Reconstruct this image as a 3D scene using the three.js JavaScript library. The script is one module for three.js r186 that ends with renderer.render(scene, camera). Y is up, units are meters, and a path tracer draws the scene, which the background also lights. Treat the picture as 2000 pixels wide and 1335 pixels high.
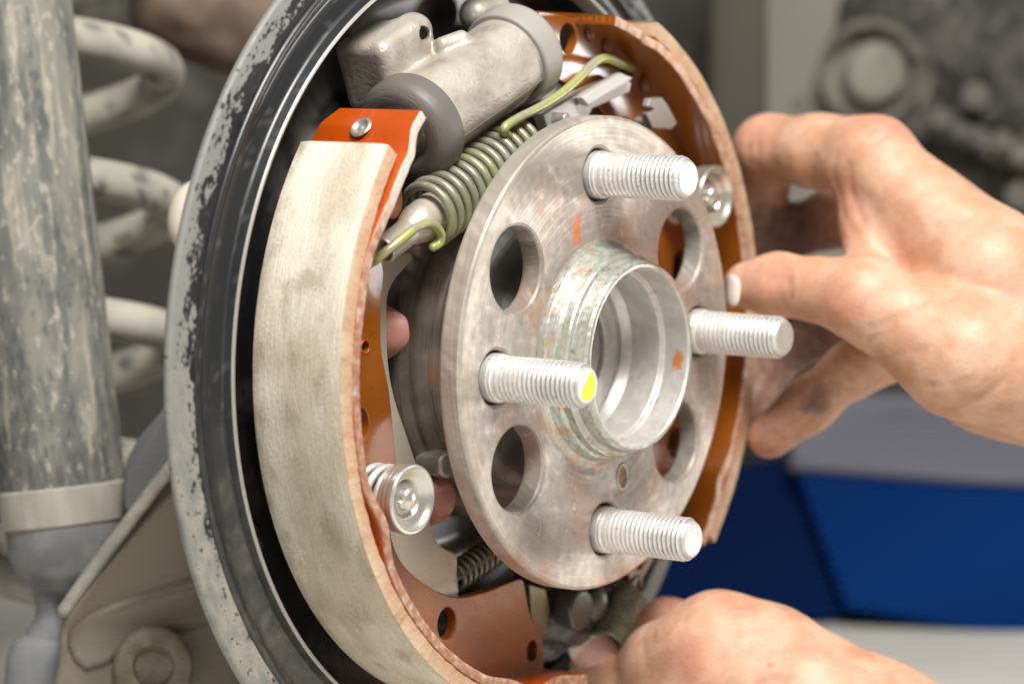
import * as THREE from 'three';
import { ImprovedNoise } from 'three/addons/math/ImprovedNoise.js';
import { mergeGeometries, mergeVertices, toCreasedNormals } from 'three/addons/utils/BufferGeometryUtils.js';
import { RoundedBoxGeometry } from 'three/addons/geometries/RoundedBoxGeometry.js';
import { RectAreaLightUniformsLib } from 'three/addons/lights/RectAreaLightUniformsLib.js';

// ------------------------------------------------------------------ camera, light, exposure
// The hub axis is world +z, the centre of the flange face is the origin. Shapes are written in millimetres.
const scene = new THREE.Scene();
const MM = 0.001, rad = Math.PI / 180;
const EYE = [-698.77, 98.18, 475.71];
const RIGHT = new THREE.Vector3(0.586904, 0, 0.809657), UP = new THREE.Vector3(0.090412, 0.993746, -0.065538), BACK = new THREE.Vector3(-0.804593, 0.111667, 0.583233);
const camera = new THREE.PerspectiveCamera(12.69, 1024 / 683, 0.02, 30);
camera.position.set(EYE[0] * MM, EYE[1] * MM, EYE[2] * MM);
camera.lookAt(camera.position.clone().addScaledVector(BACK, -0.85));
camera.focus = 0.825; camera.userData.fStop = 8;
scene.add(camera);
RectAreaLightUniformsLib.init();
scene.background = new THREE.Color(0.09, 0.088, 0.085);
function areaLight(name, at, to, w, h, color, intensity) {
  const l = new THREE.RectAreaLight(color, intensity, w, h);
  l.name = name; l.position.set(...at); l.lookAt(...to); scene.add(l); return l;
}
areaLight('overhead_lamp', [-0.36, 0.82, 0.44], [0, 0, 0], 0.42, 0.34, new THREE.Color(1, 0.97, 0.92), 40);
areaLight('added_fill_light', [-1.15, -0.05, 0.28], [0, 0, 0], 0.6, 0.5, new THREE.Color(1, 0.97, 0.93), 1.3);  // unseen source, added to lift the lower lining and rim
areaLight('side_lamp', [1.13, -0.13, 0.79], [0, -0.13, 0], 0.21, 0.56, new THREE.Color(1, 0.965, 0.93), 19);
const renderer = new THREE.WebGLRenderer({ antialias: true });
renderer.setSize(1024, 683);
renderer.toneMapping = THREE.LinearToneMapping;
renderer.toneMappingExposure = 1.08;
renderer.shadowMap.enabled = true;

// ------------------------------------------------------------------ helpers
const noiser = new ImprovedNoise();
const N3 = (x, y, z) => noiser.noise(x + 31.7, y + 17.3, z + 5.1);
function fbm(x, y, z, o = 4) { let s = 0, a = 0.5, f = 1; for (let i = 0; i < o; i++) { s += a * N3(x * f, y * f, z * f + i * 9.2); a *= 0.5; f *= 2.03; } return s; }   // about -0.5 .. 0.5
const clamp = (x, a = 0, b = 1) => Math.min(b, Math.max(a, x));
const step = (a, b, x) => { const t = clamp((x - a) / (b - a)); return t * t * (3 - 2 * t); };
const mix = (a, b, t) => a + (b - a) * t;
const mix3 = (a, b, t) => [mix(a[0], b[0], t), mix(a[1], b[1], t), mix(a[2], b[2], t)];
let seed = 12345; const rnd = () => { seed = (seed * 1664525 + 1013904223) % 4294967296; return seed / 4294967296; };
const V = (a) => new THREE.Vector3(a[0], a[1], a[2]);

const used = {};
const numbered = (n) => { used[n] = (used[n] ?? -1) + 1; return used[n] ? `${n}_${String(used[n]).padStart(3, '0')}` : n; };
function tag(o, label, category, group, kind) { o.userData.label = label; if (category) o.userData.category = category; if (group) o.userData.group = group; if (kind) o.userData.kind = kind; return o; }
const origin = new Map();
function thing(name, label, category, at, group) {
  const o = new THREE.Group(); o.name = numbered(name); o.position.set(at[0] * MM, at[1] * MM, at[2] * MM);
  origin.set(o, at); scene.add(o); return tag(o, label, category, group);
}
const baked = new WeakSet();
function put(name, geoms, material, parent, label) {      // geometry in world mm -> a named mesh under its thing (or a part of it)
  let g = Array.isArray(geoms) ? join(geoms) : geoms;
  let p = parent; while (p && !origin.has(p)) p = p.parent;
  const at = origin.get(p);
  if (!baked.has(g)) { g.translate(-at[0], -at[1], -at[2]); g.scale(MM, MM, MM); baked.add(g); }
  const m = new THREE.Mesh(g, material); m.name = name; m.castShadow = m.receiveShadow = true; parent.add(m);
  if (label) m.userData.label = label;
  return m;
}
function join(list) {
  const a = list.map((g) => { const h = g.index ? g.toNonIndexed() : g; for (const k of Object.keys(h.attributes)) if (!['position', 'normal', 'uv', 'color'].includes(k)) h.deleteAttribute(k); if (!h.attributes.uv) h.setAttribute('uv', new THREE.BufferAttribute(new Float32Array(h.attributes.position.count * 2), 2)); return h; });
  const colored = a.some((g) => g.attributes.color);
  if (colored) for (const g of a) if (!g.attributes.color) g.setAttribute('color', new THREE.BufferAttribute(new Float32Array(g.attributes.position.count * 3).fill(1), 3));
  return mergeGeometries(a);
}
function tint(g, fn) {                                     // vertex colours (linear) from position and normal
  const p = g.attributes.position, n = g.attributes.normal, c = new Float32Array(p.count * 3);
  for (let i = 0; i < p.count; i++) { const r = fn(p.getX(i), p.getY(i), p.getZ(i), n ? n.getX(i) : 0, n ? n.getY(i) : 0, n ? n.getZ(i) : 0); c[3 * i] = r[0]; c[3 * i + 1] = r[1]; c[3 * i + 2] = r[2]; }
  g.setAttribute('color', new THREE.BufferAttribute(c, 3)); return g;
}
function uvBy(g, fn) { const p = g.attributes.position, a = new Float32Array(p.count * 2); for (let i = 0; i < p.count; i++) { const r = fn(p.getX(i), p.getY(i), p.getZ(i)); a[2 * i] = r[0]; a[2 * i + 1] = r[1]; } g.setAttribute('uv', new THREE.BufferAttribute(a, 2)); return g; }
const uvXY = (g, s) => uvBy(g, (x, y, z) => [(x + z * 0.35) / s, (y + z * 0.35) / s]);
const alongZ = (g) => g.rotateX(Math.PI / 2);              // a lathe about y becomes one about z, its y turned into z
function lathe(profile, seg = 96) {                        // profile of [radius, z] from back to front, about the hub axis
  return alongZ(new THREE.LatheGeometry(profile.map((p) => new THREE.Vector2(Math.max(p[0], 0.0001), p[1])), seg)); 
}
function frame(from, to) {                                 // matrix that takes +y onto from -> to
  const d = V(to).sub(V(from)), q = new THREE.Quaternion().setFromUnitVectors(new THREE.Vector3(0, 1, 0), d.clone().normalize());
  return new THREE.Matrix4().compose(V(from), q, new THREE.Vector3(1, 1, 1));
}
function turned(profile, from, to, seg = 48) { return new THREE.LatheGeometry(profile.map((p) => new THREE.Vector2(Math.max(p[0], 0.0001), p[1])), seg).applyMatrix4(frame(from, to)); }
function rod(from, to, r0, r1 = r0, ch = 0.4, seg = 40) { const L = V(from).distanceTo(V(to)); return turned([[0, 0], [r0 - ch, 0], [r0, ch], [r1, L - ch], [r1 - ch, L], [0, L]], from, to, seg); }
function soften(profile, n = 3, r = 0.6) {                 // rounds the corners of a profile
  const out = [profile[0]];
  for (let i = 1; i < profile.length - 1; i++) {
    const a = profile[i - 1], b = profile[i], c = profile[i + 1];
    const la = Math.hypot(a[0] - b[0], a[1] - b[1]), lc = Math.hypot(c[0] - b[0], c[1] - b[1]), k = Math.min(r, la * 0.45, lc * 0.45);
    const p = [b[0] + (a[0] - b[0]) / la * k, b[1] + (a[1] - b[1]) / la * k], q = [b[0] + (c[0] - b[0]) / lc * k, b[1] + (c[1] - b[1]) / lc * k];
    for (let j = 0; j <= n; j++) { const t = j / n, u = 1 - t; out.push([u * u * p[0] + 2 * u * t * b[0] + t * t * q[0], u * u * p[1] + 2 * u * t * b[1] + t * t * q[1]]); }
  }
  out.push(profile[profile.length - 1]); return out;
}
function tube(points, r, seg = 200, rs = 14, closed = false) {
  const curve = new THREE.CatmullRomCurve3(points.map(V), closed, 'centripetal');
  const g = new THREE.TubeGeometry(curve, seg, r, rs, closed);
  if (closed) return g;
  const caps = [points[0], points[points.length - 1]].map((p) => new THREE.SphereGeometry(r * 0.99, rs, 8).translate(p[0], p[1], p[2]));
  return join([g, ...caps]);
}
function helix(from, to, R, turns, n = 20, a0 = 0, taper = 0) {   // points of a coil from -> to
  const M = frame(from, to), L = V(from).distanceTo(V(to)), out = [];
  for (let i = 0; i <= turns * n; i++) { const t = i / (turns * n), a = a0 + t * turns * 2 * Math.PI, rr = R * (1 - taper * Math.pow(Math.abs(2 * t - 1), 8)); const v = new THREE.Vector3(rr * Math.cos(a), t * L, rr * Math.sin(a)).applyMatrix4(M); out.push([v.x, v.y, v.z]); }
  return out;
}
function plate(outline, z0, z1, holes = [], bevel = 0.35, seg = 24) {   // a flat pressing lying across the hub axis
  const s = new THREE.Shape(outline.map((p) => new THREE.Vector2(p[0], p[1])));
  for (const h of holes) { const pth = new THREE.Path(); if (Array.isArray(h[0])) pth.setFromPoints(h.map((p) => new THREE.Vector2(p[0], p[1]))); else pth.absellipse(h[0], h[1], h[2], h[3] ?? h[2], 0, Math.PI * 2, true, h[4] ?? 0); s.holes.push(pth); }
  const g = new THREE.ExtrudeGeometry(s, { depth: z1 - z0 - 2 * bevel, bevelEnabled: bevel > 0, bevelThickness: bevel, bevelSize: bevel, bevelOffset: -bevel, bevelSegments: 2, curveSegments: seg });
  return g.translate(0, 0, z0 + bevel);
}
const polar = (deg, r) => [r * Math.cos(deg * rad), r * Math.sin(deg * rad)];
function smoothLoop(pts, n = 6, open = false) { const c = new THREE.CatmullRomCurve3(pts.map((p) => new THREE.Vector3(p[0], p[1], 0)), !open, 'centripetal'); return c.getPoints(pts.length * n).slice(0, open ? undefined : -1).map((p) => [p.x, p.y]); }
function arcSweep(profile, a0, a1, n, mod) {               // a closed [radius, z] profile swept about the hub axis from a0 to a1 degrees
  const P = profile.length, pos = [], uv = [], idx = [], len = [0];
  for (let j = 0; j < P; j++) { const a = profile[j], b = profile[(j + 1) % P]; len.push(len[j] + Math.hypot(a[0] - b[0], a[1] - b[1])); }
  for (let i = 0; i <= n; i++) for (let j = 0; j <= P; j++) {
    const ang = mix(a0, a1, i / n); let [r, z] = profile[j % P]; let da = 0;
    if (mod) [r, z, da = 0] = mod(ang, r, z, i / n);
    const t = (ang + da) * rad; pos.push(r * Math.cos(t), r * Math.sin(t), z); uv.push((ang - a0) * rad * 100 / 60, len[j] / 60);
  }
  for (let i = 0; i < n; i++) for (let j = 0; j < P; j++) { const a = i * (P + 1) + j, b = a + 1, c = a + P + 1, d = c + 1; idx.push(a, c, b, b, c, d); }
  for (const i of [0, n]) { let cx = 0, cy = 0, cz = 0; const o = i * (P + 1); for (let j = 0; j < P; j++) { cx += pos[3 * (o + j)]; cy += pos[3 * (o + j) + 1]; cz += pos[3 * (o + j) + 2]; } const k = pos.length / 3; pos.push(cx / P, cy / P, cz / P); uv.push(0, 0); for (let j = 0; j < P; j++) i ? idx.push(k, o + j + 1, o + j) : idx.push(k, o + j, o + j + 1); }
  const g = new THREE.BufferGeometry(); g.setAttribute('position', new THREE.Float32BufferAttribute(pos, 3)); g.setAttribute('uv', new THREE.Float32BufferAttribute(uv, 2)); g.setIndex(idx);
  const out = toCreasedNormals(g, 40 * rad); return out;
}
function flipCheck(g) {                                    // turns a closed surface outside out if its volume is negative
  const p = g.attributes.position, ix = g.index ? g.index.array : null, n = ix ? ix.length : p.count; let v = 0; const a = new THREE.Vector3(), b = new THREE.Vector3(), c = new THREE.Vector3();
  for (let i = 0; i < n; i += 3) { const k = (j) => ix ? ix[i + j] : i + j; a.fromBufferAttribute(p, k(0)); b.fromBufferAttribute(p, k(1)); c.fromBufferAttribute(p, k(2)); v += a.dot(b.cross(c)); }
  return v;
}
// a smooth skin over a distance field (surface nets)
function skinOver(sdf, lo, hi, cell, colorFn) {
  const nx = Math.ceil((hi[0] - lo[0]) / cell) + 1, ny = Math.ceil((hi[1] - lo[1]) / cell) + 1, nz = Math.ceil((hi[2] - lo[2]) / cell) + 1;
  const F = new Float32Array(nx * ny * nz), id = (i, j, k) => i + nx * (j + ny * k);
  for (let k = 0; k < nz; k++) for (let j = 0; j < ny; j++) for (let i = 0; i < nx; i++) F[id(i, j, k)] = sdf(lo[0] + i * cell, lo[1] + j * cell, lo[2] + k * cell);
  const vert = new Int32Array(nx * ny * nz).fill(-1), pos = [], idx = [];
  for (let k = 0; k < nz - 1; k++) for (let j = 0; j < ny - 1; j++) for (let i = 0; i < nx - 1; i++) {
    let sx = 0, sy = 0, sz = 0, n = 0;
    const c = []; for (let q = 0; q < 8; q++) c.push(F[id(i + (q & 1), j + (q >> 1 & 1), k + (q >> 2))]);
    for (const [a, b] of EDGES) { const fa = c[a], fb = c[b]; if ((fa < 0) === (fb < 0)) continue; const t = fa / (fa - fb); sx += mix(a & 1, b & 1, t); sy += mix(a >> 1 & 1, b >> 1 & 1, t); sz += mix(a >> 2, b >> 2, t); n++; }
    if (n) { vert[id(i, j, k)] = pos.length / 3; pos.push(lo[0] + (i + sx / n) * cell, lo[1] + (j + sy / n) * cell, lo[2] + (k + sz / n) * cell); }
  }
  const quad = (a, b, c, d, flip) => { if (a < 0 || b < 0 || c < 0 || d < 0) return; flip ? idx.push(a, c, b, a, d, c) : idx.push(a, b, c, a, c, d); };
  for (let k = 1; k < nz - 1; k++) for (let j = 1; j < ny - 1; j++) for (let i = 1; i < nx - 1; i++) {
    const f = F[id(i, j, k)] < 0;
    if (f !== (F[id(i + 1, j, k)] < 0)) quad(vert[id(i, j - 1, k - 1)], vert[id(i, j, k - 1)], vert[id(i, j, k)], vert[id(i, j - 1, k)], !f);
    if (f !== (F[id(i, j + 1, k)] < 0)) quad(vert[id(i - 1, j, k - 1)], vert[id(i - 1, j, k)], vert[id(i, j, k)], vert[id(i, j, k - 1)], !f);
    if (f !== (F[id(i, j, k + 1)] < 0)) quad(vert[id(i - 1, j - 1, k)], vert[id(i, j - 1, k)], vert[id(i, j, k)], vert[id(i - 1, j, k)], !f);
  }
  const nor = [], e = cell * 0.5;
  for (let v = 0; v < pos.length; v += 3) { const [x, y, z] = [pos[v], pos[v + 1], pos[v + 2]]; let a = sdf(x + e, y, z) - sdf(x - e, y, z), b = sdf(x, y + e, z) - sdf(x, y - e, z), c = sdf(x, y, z + e) - sdf(x, y, z - e); const l = Math.hypot(a, b, c) || 1; nor.push(a / l, b / l, c / l); }
  const g = new THREE.BufferGeometry(); g.setAttribute('position', new THREE.Float32BufferAttribute(pos, 3)); g.setAttribute('normal', new THREE.Float32BufferAttribute(nor, 3)); g.setIndex(idx);
  uvBy(g, (x, y, z) => [(0.59 * x + 0.81 * z) / 40, (y - 0.05 * x) / 40]);
  if (colorFn) tint(g, colorFn);
  return g;
}
const EDGES = []; for (let a = 0; a < 8; a++) for (const b of [1, 2, 4]) if (!(a & b)) EDGES.push([a, a | b]);
const smin = (a, b, k) => { const h = Math.max(k - Math.abs(a - b), 0) / k; return Math.min(a, b) - h * h * k * 0.25; };
function capsule(p, x, y, z) {                             // p = [ax, ay, az, ra, bx, by, bz, rb]
  const dx = p[4] - p[0], dy = p[5] - p[1], dz = p[6] - p[2], l = dx * dx + dy * dy + dz * dz || 1e-9;
  const t = clamp(((x - p[0]) * dx + (y - p[1]) * dy + (z - p[2]) * dz) / l);
  return Math.hypot(x - p[0] - t * dx, y - p[1] - t * dy, z - p[2] - t * dz) - mix(p[3], p[7], t);
}
function bounds(caps, pad = 6) { const lo = [1e9, 1e9, 1e9], hi = [-1e9, -1e9, -1e9]; for (const c of caps) for (const o of [0, 4]) for (let k = 0; k < 3; k++) { lo[k] = Math.min(lo[k], c[o + k] - c[o + 3] - pad); hi[k] = Math.max(hi[k], c[o + k] + c[o + 3] + pad); } return [lo, hi]; }
const bone = (a, ra, b, rb) => [a[0], a[1], a[2], ra, b[0], b[1], b[2], rb];
// things far behind are laid out in a frame that is turned like the camera's film: local x right, y up, z towards the eye
const basis = new THREE.Matrix4().makeBasis(RIGHT, UP, BACK);
const facing = (g, at, turnY = 0, turnX = 0) => g.applyMatrix4(new THREE.Matrix4().makeRotationY(turnY * rad)).applyMatrix4(new THREE.Matrix4().makeRotationX(turnX * rad)).applyMatrix4(basis).translate(at[0], at[1], at[2]);

// ------------------------------------------------------------------ textures
const hash = (x, y, s) => { let h = (x * 374761393 + y * 668265263 + s * 1274126177) | 0; h = Math.imul(h ^ (h >>> 13), 1274126177); return ((h ^ (h >>> 16)) >>> 0) / 4294967296; };
function tile(x, y, p, s) { const i = Math.floor(x), j = Math.floor(y), f = x - i, g = y - j, m = (a) => ((a % p) + p) % p, u = f * f * (3 - 2 * f), v = g * g * (3 - 2 * g); return mix(mix(hash(m(i), m(j), s), hash(m(i + 1), m(j), s), u), mix(hash(m(i), m(j + 1), s), hash(m(i + 1), m(j + 1), s), u), v) - 0.5; }
function tfbm(u, v, p, s, o = 4) { let r = 0, a = 0.5; for (let k = 0; k < o; k++) { r += a * tile(u * p, v * p, p, s + k * 7); a *= 0.55; p *= 2; } return r; }   // repeats every 1 in u and v
function dataTex(w, h, fn, srgb = false) {
  const d = new Uint8Array(w * h * 4);
  for (let j = 0; j < h; j++) for (let i = 0; i < w; i++) { const c = fn((i + 0.5) / w, (j + 0.5) / h); const k = 4 * (j * w + i); for (let q = 0; q < 3; q++) d[k + q] = clamp(c.length ? c[q] : c) * 255; d[k + 3] = 255; }
  const t = new THREE.DataTexture(d, w, h); t.wrapS = t.wrapT = THREE.RepeatWrapping; t.magFilter = THREE.LinearFilter; t.minFilter = THREE.LinearMipmapLinearFilter; t.generateMipmaps = true; if (srgb) t.colorSpace = THREE.SRGBColorSpace; t.needsUpdate = true; return t;
}
const S = (r, g, b) => [r / 255, g / 255, b / 255];
// machined flange face, 140 mm across
const FL = (u, v) => { const x = (u - 0.5) * 140, y = (v - 0.5) * 140; return { x, y, r: Math.hypot(x, y), a: Math.atan2(y, x) }; };
const flangeMap = dataTex(1024, 1024, (u, v) => {
  const { x, y, r, a } = FL(u, v);
  const ring = N3(r * 2.2, a * 1.3, 0) * 0.3 + N3(r * 5.1, a * 4, 3) * 0.3, blotch = fbm(x / 26, y / 26, 1, 5), fine = fbm(x / 3.2, y / 3.2, 4, 4), red = fbm(x / 18, y / 22, 9, 4);
  let c = mix3(S(158, 150, 143), S(188, 181, 173), step(-0.25, 0.3, blotch + ring * 0.25 + fine * 0.3));
  c = mix3(c, S(168, 140, 126), step(-0.04, 0.32, red + fine * 0.25) * 0.8 * step(66, 44, r));
  c = mix3(c, S(112, 105, 100), step(0.14, 0.45, -blotch + fine * 0.6) * 0.5);
  c = mix3(c, S(214, 208, 200), step(0.16, 0.36, fine + 0.4 * ring + 0.3 * blotch) * 0.35);
  const rim = step(52, 64, r + 4 * fine); c = mix3(c, S(196, 186, 172), rim * 0.55); c = mix3(c, S(214, 208, 198), rim * step(0.05, 0.4, ring) * 0.7);
  c = mix3(c, S(182, 132, 112), step(58, 64.5, r) * step(0.0, 0.3, red + 0.1) * step(0.2, -0.6, Math.sin(a)) * 0.6);
  const m1 = Math.max(Math.abs(x + 12.5) / 1.7, Math.abs(y - 36 - 0.1 * x) / 3.6); c = mix3(c, S(214, 120, 78), step(1.15, 0.8, m1 + fine * 0.6) * 0.85);
  const m2 = Math.hypot((x - 10.5) / 3, (y + 36) / 4); c = mix3(c, S(120, 76, 52), step(1.3, 0.5, m2 + fine * 0.5) * 0.8);
  for (const [px, py, rr] of [[-30, 12, 9], [2, 30, 6], [-26, -14, 6]]) c = mix3(c, S(186, 142, 118), step(1, 0.2, Math.hypot(x - px, y - py) / rr + fine * 0.8) * 0.5);
  const k = 1 + ring * 0.05 + fine * 0.12; return [c[0] * k, c[1] * k, c[2] * k];
}, true);
const flangeRough = dataTex(512, 512, (u, v) => { const { x, y, r, a } = FL(u, v); return 0.47 + 0.2 * fbm(x / 14, y / 14, 21, 4) + 0.12 * N3(r * 2.2, a * 1.5, 0); });
const flangeBump = dataTex(1024, 1024, (u, v) => { const { x, y, r, a } = FL(u, v); return 0.5 + 0.12 * N3(r * 2.2, a * 1.3, 0) + 0.5 * fbm(x / 5, y / 5, 4, 5); });
// friction lining: u along the arc, v across
const liningTex = (s) => [dataTex(2048, 512, (u, v) => {
  const L = u * 185, W = v * 30;
  const stripe = (N3(L / 8, W * 2.3, s) * 0.5 + N3(L / 5, W * 4.6, s + 2) * 0.5) * step(-0.1, 0.5, fbm(L / 30, W / 9, s + 40, 2) + 0.25), grain = fbm(L / 0.7, W / 0.5, s + 5, 3), cloud = fbm(L / 34, W / 16, s + 8, 4), smear = fbm(L / 14, W / 9, s + 15, 5);
  let c = mix3(S(202, 189, 168), S(228, 219, 204), step(-0.3, 0.3, cloud + stripe * 0.25 - 0.25 * (u - 0.4)));
  c = mix3(c, S(122, 106, 80), step(0.06, 0.45, smear + grain * 0.6 + stripe * 0.5) * 0.42);
  c = mix3(c, S(150, 130, 98), step(0.10, 0.5, stripe * 0.5 + grain * 0.7) * 0.5);
  c = mix3(c, S(74, 62, 48), step(0.40, 0.6, grain * 0.9 + smear * 0.25) * 0.5);
  for (const [pl, pw, rl, rw, k] of [[108, 22, 12, 6, 0.75], [74, 12, 9, 9, 0.5], [60, 10, 10, 8, 0.5], [130, 8, 10, 9, 0.45], [150, 12, 8, 9, 0.5]]) c = mix3(c, S(118, 102, 80), 0.5 * k * step(1.1, -0.3, Math.hypot((L - pl) / rl, (W - pw) / rw) - grain * 1.1 - stripe * 0.9 - smear));
  const q = 1 + 0.13 * stripe + 0.2 * grain; return [c[0] * q, c[1] * q, c[2] * q];
}, true), dataTex(2048, 512, (u, v) => { const L = u * 185, W = v * 30; return 0.5 + 0.25 * N3(L / 8, W * 2.3, s) + 0.2 * N3(L / 5, W * 4.6, s + 2) + 0.35 * fbm(L / 1.2, W / 0.8, s + 5, 3); })];
const [liningMap, liningBump] = liningTex(3);
// dusty edge of the backing plate: u around the plate, v from the rim inwards
const rimMap = dataTex(2048, 256, (u, v) => {
  const a = u * 360, x = Math.cos(u * 2 * Math.PI) * 128, y = Math.sin(u * 2 * Math.PI) * 128, w = v * 10;
  const lower = step(150, 215, a);                         // more dust towards the bottom
  const n = fbm(x / 7, y / 7, w / 3, 5), f = fbm(x / 1.6, y / 1.6, w / 1.1, 4);
  const edge = mix(0.5, 1.05, lower) + n * 0.9;
  let d = step(edge + 0.16, edge - 0.16, v + f * 0.7);
  d *= 1 - 0.75 * step(0.30, 0.42, f + n * 0.3);
  const dust = mix3(S(128, 129, 126), S(158, 153, 142), step(-0.3, 0.3, n) * lower + 0.2 * f);
  return mix3(S(26, 27, 29), dust, clamp(d));
}, true);
const rimRough = dataTex(1024, 128, (u, v) => { const x = Math.cos(u * 2 * Math.PI) * 128, y = Math.sin(u * 2 * Math.PI) * 128; return 0.55 + 0.5 * fbm(x / 5, y / 5, v * 3, 4); });
const grime = dataTex(512, 512, (u, v) => 0.5 + tfbm(u, v, 5, 3, 5));
const pits = dataTex(512, 512, (u, v) => { const n = tfbm(u, v, 36, 11, 3), m = tfbm(u, v, 80, 23, 2); return 0.55 + 0.7 * n + 0.5 * m - 0.5 * step(0.14, 0.26, -n); });
const shockMap = dataTex(1024, 1024, (u, v) => {
  const x = Math.cos(u * 2 * Math.PI) * 19, y = Math.sin(u * 2 * Math.PI) * 19, h = v * 240;
  const run = fbm(x / 4.5, y / 4.5, h / 70, 4), spl = fbm(x / 2.0, y / 2.0, h / 4.5, 4), big = fbm(x / 10, y / 10, h / 40, 3), mid = fbm(x / 5, y / 5, h / 14, 4);
  let c = mix3(S(104, 105, 101), S(134, 132, 123), step(-0.25, 0.25, big + 0.5 * mid));
  c = mix3(c, S(172, 165, 151), step(0.04, 0.30, run + 0.25 * mid) * 0.75);
  c = mix3(c, S(186, 178, 164), step(0.14, 0.30, spl + 0.35 * run) * 0.6);
  c = mix3(c, S(68, 72, 74), step(0.12, 0.34, -spl * 0.8 - 0.5 * run - 0.4 * big) * 0.5);
  return c;
}, true);
const skinBump = dataTex(1024, 1024, (u, v) => { const w = tfbm(u, v, 9, 2, 3) * 0.06, rg = (q) => 1 - Math.abs(q) * 3.2; return 0.2 + 0.3 * Math.max(rg(tile((u + w) * 34, (v + w) * 20, 340, 1)), rg(tile((u - w) * 19, (v + w) * 36, 380, 7))) + 0.35 * tfbm(u, v, 70, 4, 2); });

const amberMap = dataTex(512, 512, (u, v) => { const n = tfbm(u, v, 3, 5, 4), f = tfbm(u, v, 26, 9, 3); let c = mix3([0.80, 0.78, 0.76], [1, 1, 1], step(-0.25, 0.25, n)); c = mix3(c, [0.55, 0.42, 0.40], step(0.2, 0.34, f) * 0.5); return c; });

// ------------------------------------------------------------------ materials
const std = (o) => new THREE.MeshStandardMaterial(o), phy = (o) => new THREE.MeshPhysicalMaterial(o);
const lin = (r, g, b) => new THREE.Color().setRGB(r, g, b);
const M = {
  flange: std({ map: flangeMap, roughnessMap: flangeRough, roughness: 1, metalness: 0.4, bumpMap: flangeBump, bumpScale: 0.00007 }),
  castBright: std({ vertexColors: true, metalness: 0.6, roughness: 0.36, bumpMap: pits, bumpScale: 0.00006 }),
  bore: std({ vertexColors: true, metalness: 0.5, roughness: 0.44, bumpMap: pits, bumpScale: 0.00002 }),
  cast: std({ vertexColors: true, metalness: 0.3, roughness: 0.5, bumpMap: pits, bumpScale: 0.00013 }),
  zinc: std({ color: lin(0.76, 0.75, 0.73), metalness: 0.55, roughness: 0.42, roughnessMap: null, bumpMap: pits, bumpScale: 0.00004 }),
  zincWorn: std({ vertexColors: true, metalness: 0.55, roughness: 0.42, bumpMap: pits, bumpScale: 0.00004 }),
  cup: std({ color: lin(0.72, 0.71, 0.64), metalness: 0.8, roughness: 0.3 }),
  steel: std({ color: lin(0.50, 0.47, 0.43), metalness: 0.7, roughness: 0.38, bumpMap: pits, bumpScale: 0.00005 }),
  lever: std({ color: lin(0.62, 0.56, 0.48), metalness: 0.5, roughness: 0.42, bumpMap: grime, bumpScale: 0.0003 }),
  springOlive: std({ vertexColors: true, metalness: 0.25, roughness: 0.36 }),
  springDark: std({ color: lin(0.20, 0.19, 0.15), metalness: 0.6, roughness: 0.4 }),
  amber: phy({ map: amberMap, color: lin(0.29, 0.078, 0.001), metalness: 0.0, roughness: 0.4, clearcoat: 1, clearcoatRoughness: 0.17, bumpMap: grime, bumpScale: 0.0004 }),
  amberRed: phy({ map: amberMap, color: lin(0.52, 0.075, 0.002), metalness: 0.0, roughness: 0.35, clearcoat: 1, clearcoatRoughness: 0.12, bumpMap: grime, bumpScale: 0.0002 }),
  rawEdge: std({ vertexColors: true, metalness: 0.1, roughness: 0.5, bumpMap: pits, bumpScale: 0.0001 }),
  lining: std({ map: liningMap, bumpMap: liningBump, bumpScale: 0.00025, roughness: 0.82 }),
  liningSide: std({ vertexColors: true, roughness: 0.7, bumpMap: pits, bumpScale: 0.0002 }),
  black: phy({ color: lin(0.014, 0.015, 0.017), roughness: 0.34, clearcoat: 0.7, clearcoatRoughness: 0.2, bumpMap: grime, bumpScale: 0.0004 }),
  blackDustGlare: phy({ vertexColors: true, roughness: 0.42, clearcoat: 0.6, clearcoatRoughness: 0.25, bumpMap: grime, bumpScale: 0.0004 }),
  rim: std({ map: rimMap, roughnessMap: rimRough, roughness: 1, bumpMap: rimMap, bumpScale: 0.00012 }),
  lipEdge: std({ color: lin(0.42, 0.40, 0.37), metalness: 0.4, roughness: 0.4 }),
  rubber: std({ color: lin(0.135, 0.122, 0.112), roughness: 0.5, bumpMap: pits, bumpScale: 0.00008 }),
  anchor: phy({ vertexColors: true, metalness: 0.3, roughness: 0.36, clearcoat: 0.4, clearcoatRoughness: 0.3 }),
  skin: phy({ vertexColors: true, roughness: 0.5, bumpMap: skinBump, bumpScale: 0.00016, sheen: 0.3, sheenRoughness: 0.5, sheenColor: new THREE.Color(1, 0.75, 0.62) }),
  nail: phy({ vertexColors: true, roughness: 0.25, clearcoat: 0.5, clearcoatRoughness: 0.2 }),
  yellow: std({ color: lin(0.85, 0.70, 0.02), roughness: 0.5 }),
  shock: std({ map: shockMap, roughness: 0.8, bumpMap: shockMap, bumpScale: 0.0003 }),
  dustGrey: std({ vertexColors: true, roughness: 0.85 }),
  bluePaint: phy({ vertexColors: true, roughness: 0.8, specularIntensity: 0.15 }),
  floor: std({ vertexColors: true, roughness: 0.8 }),
};

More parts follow.
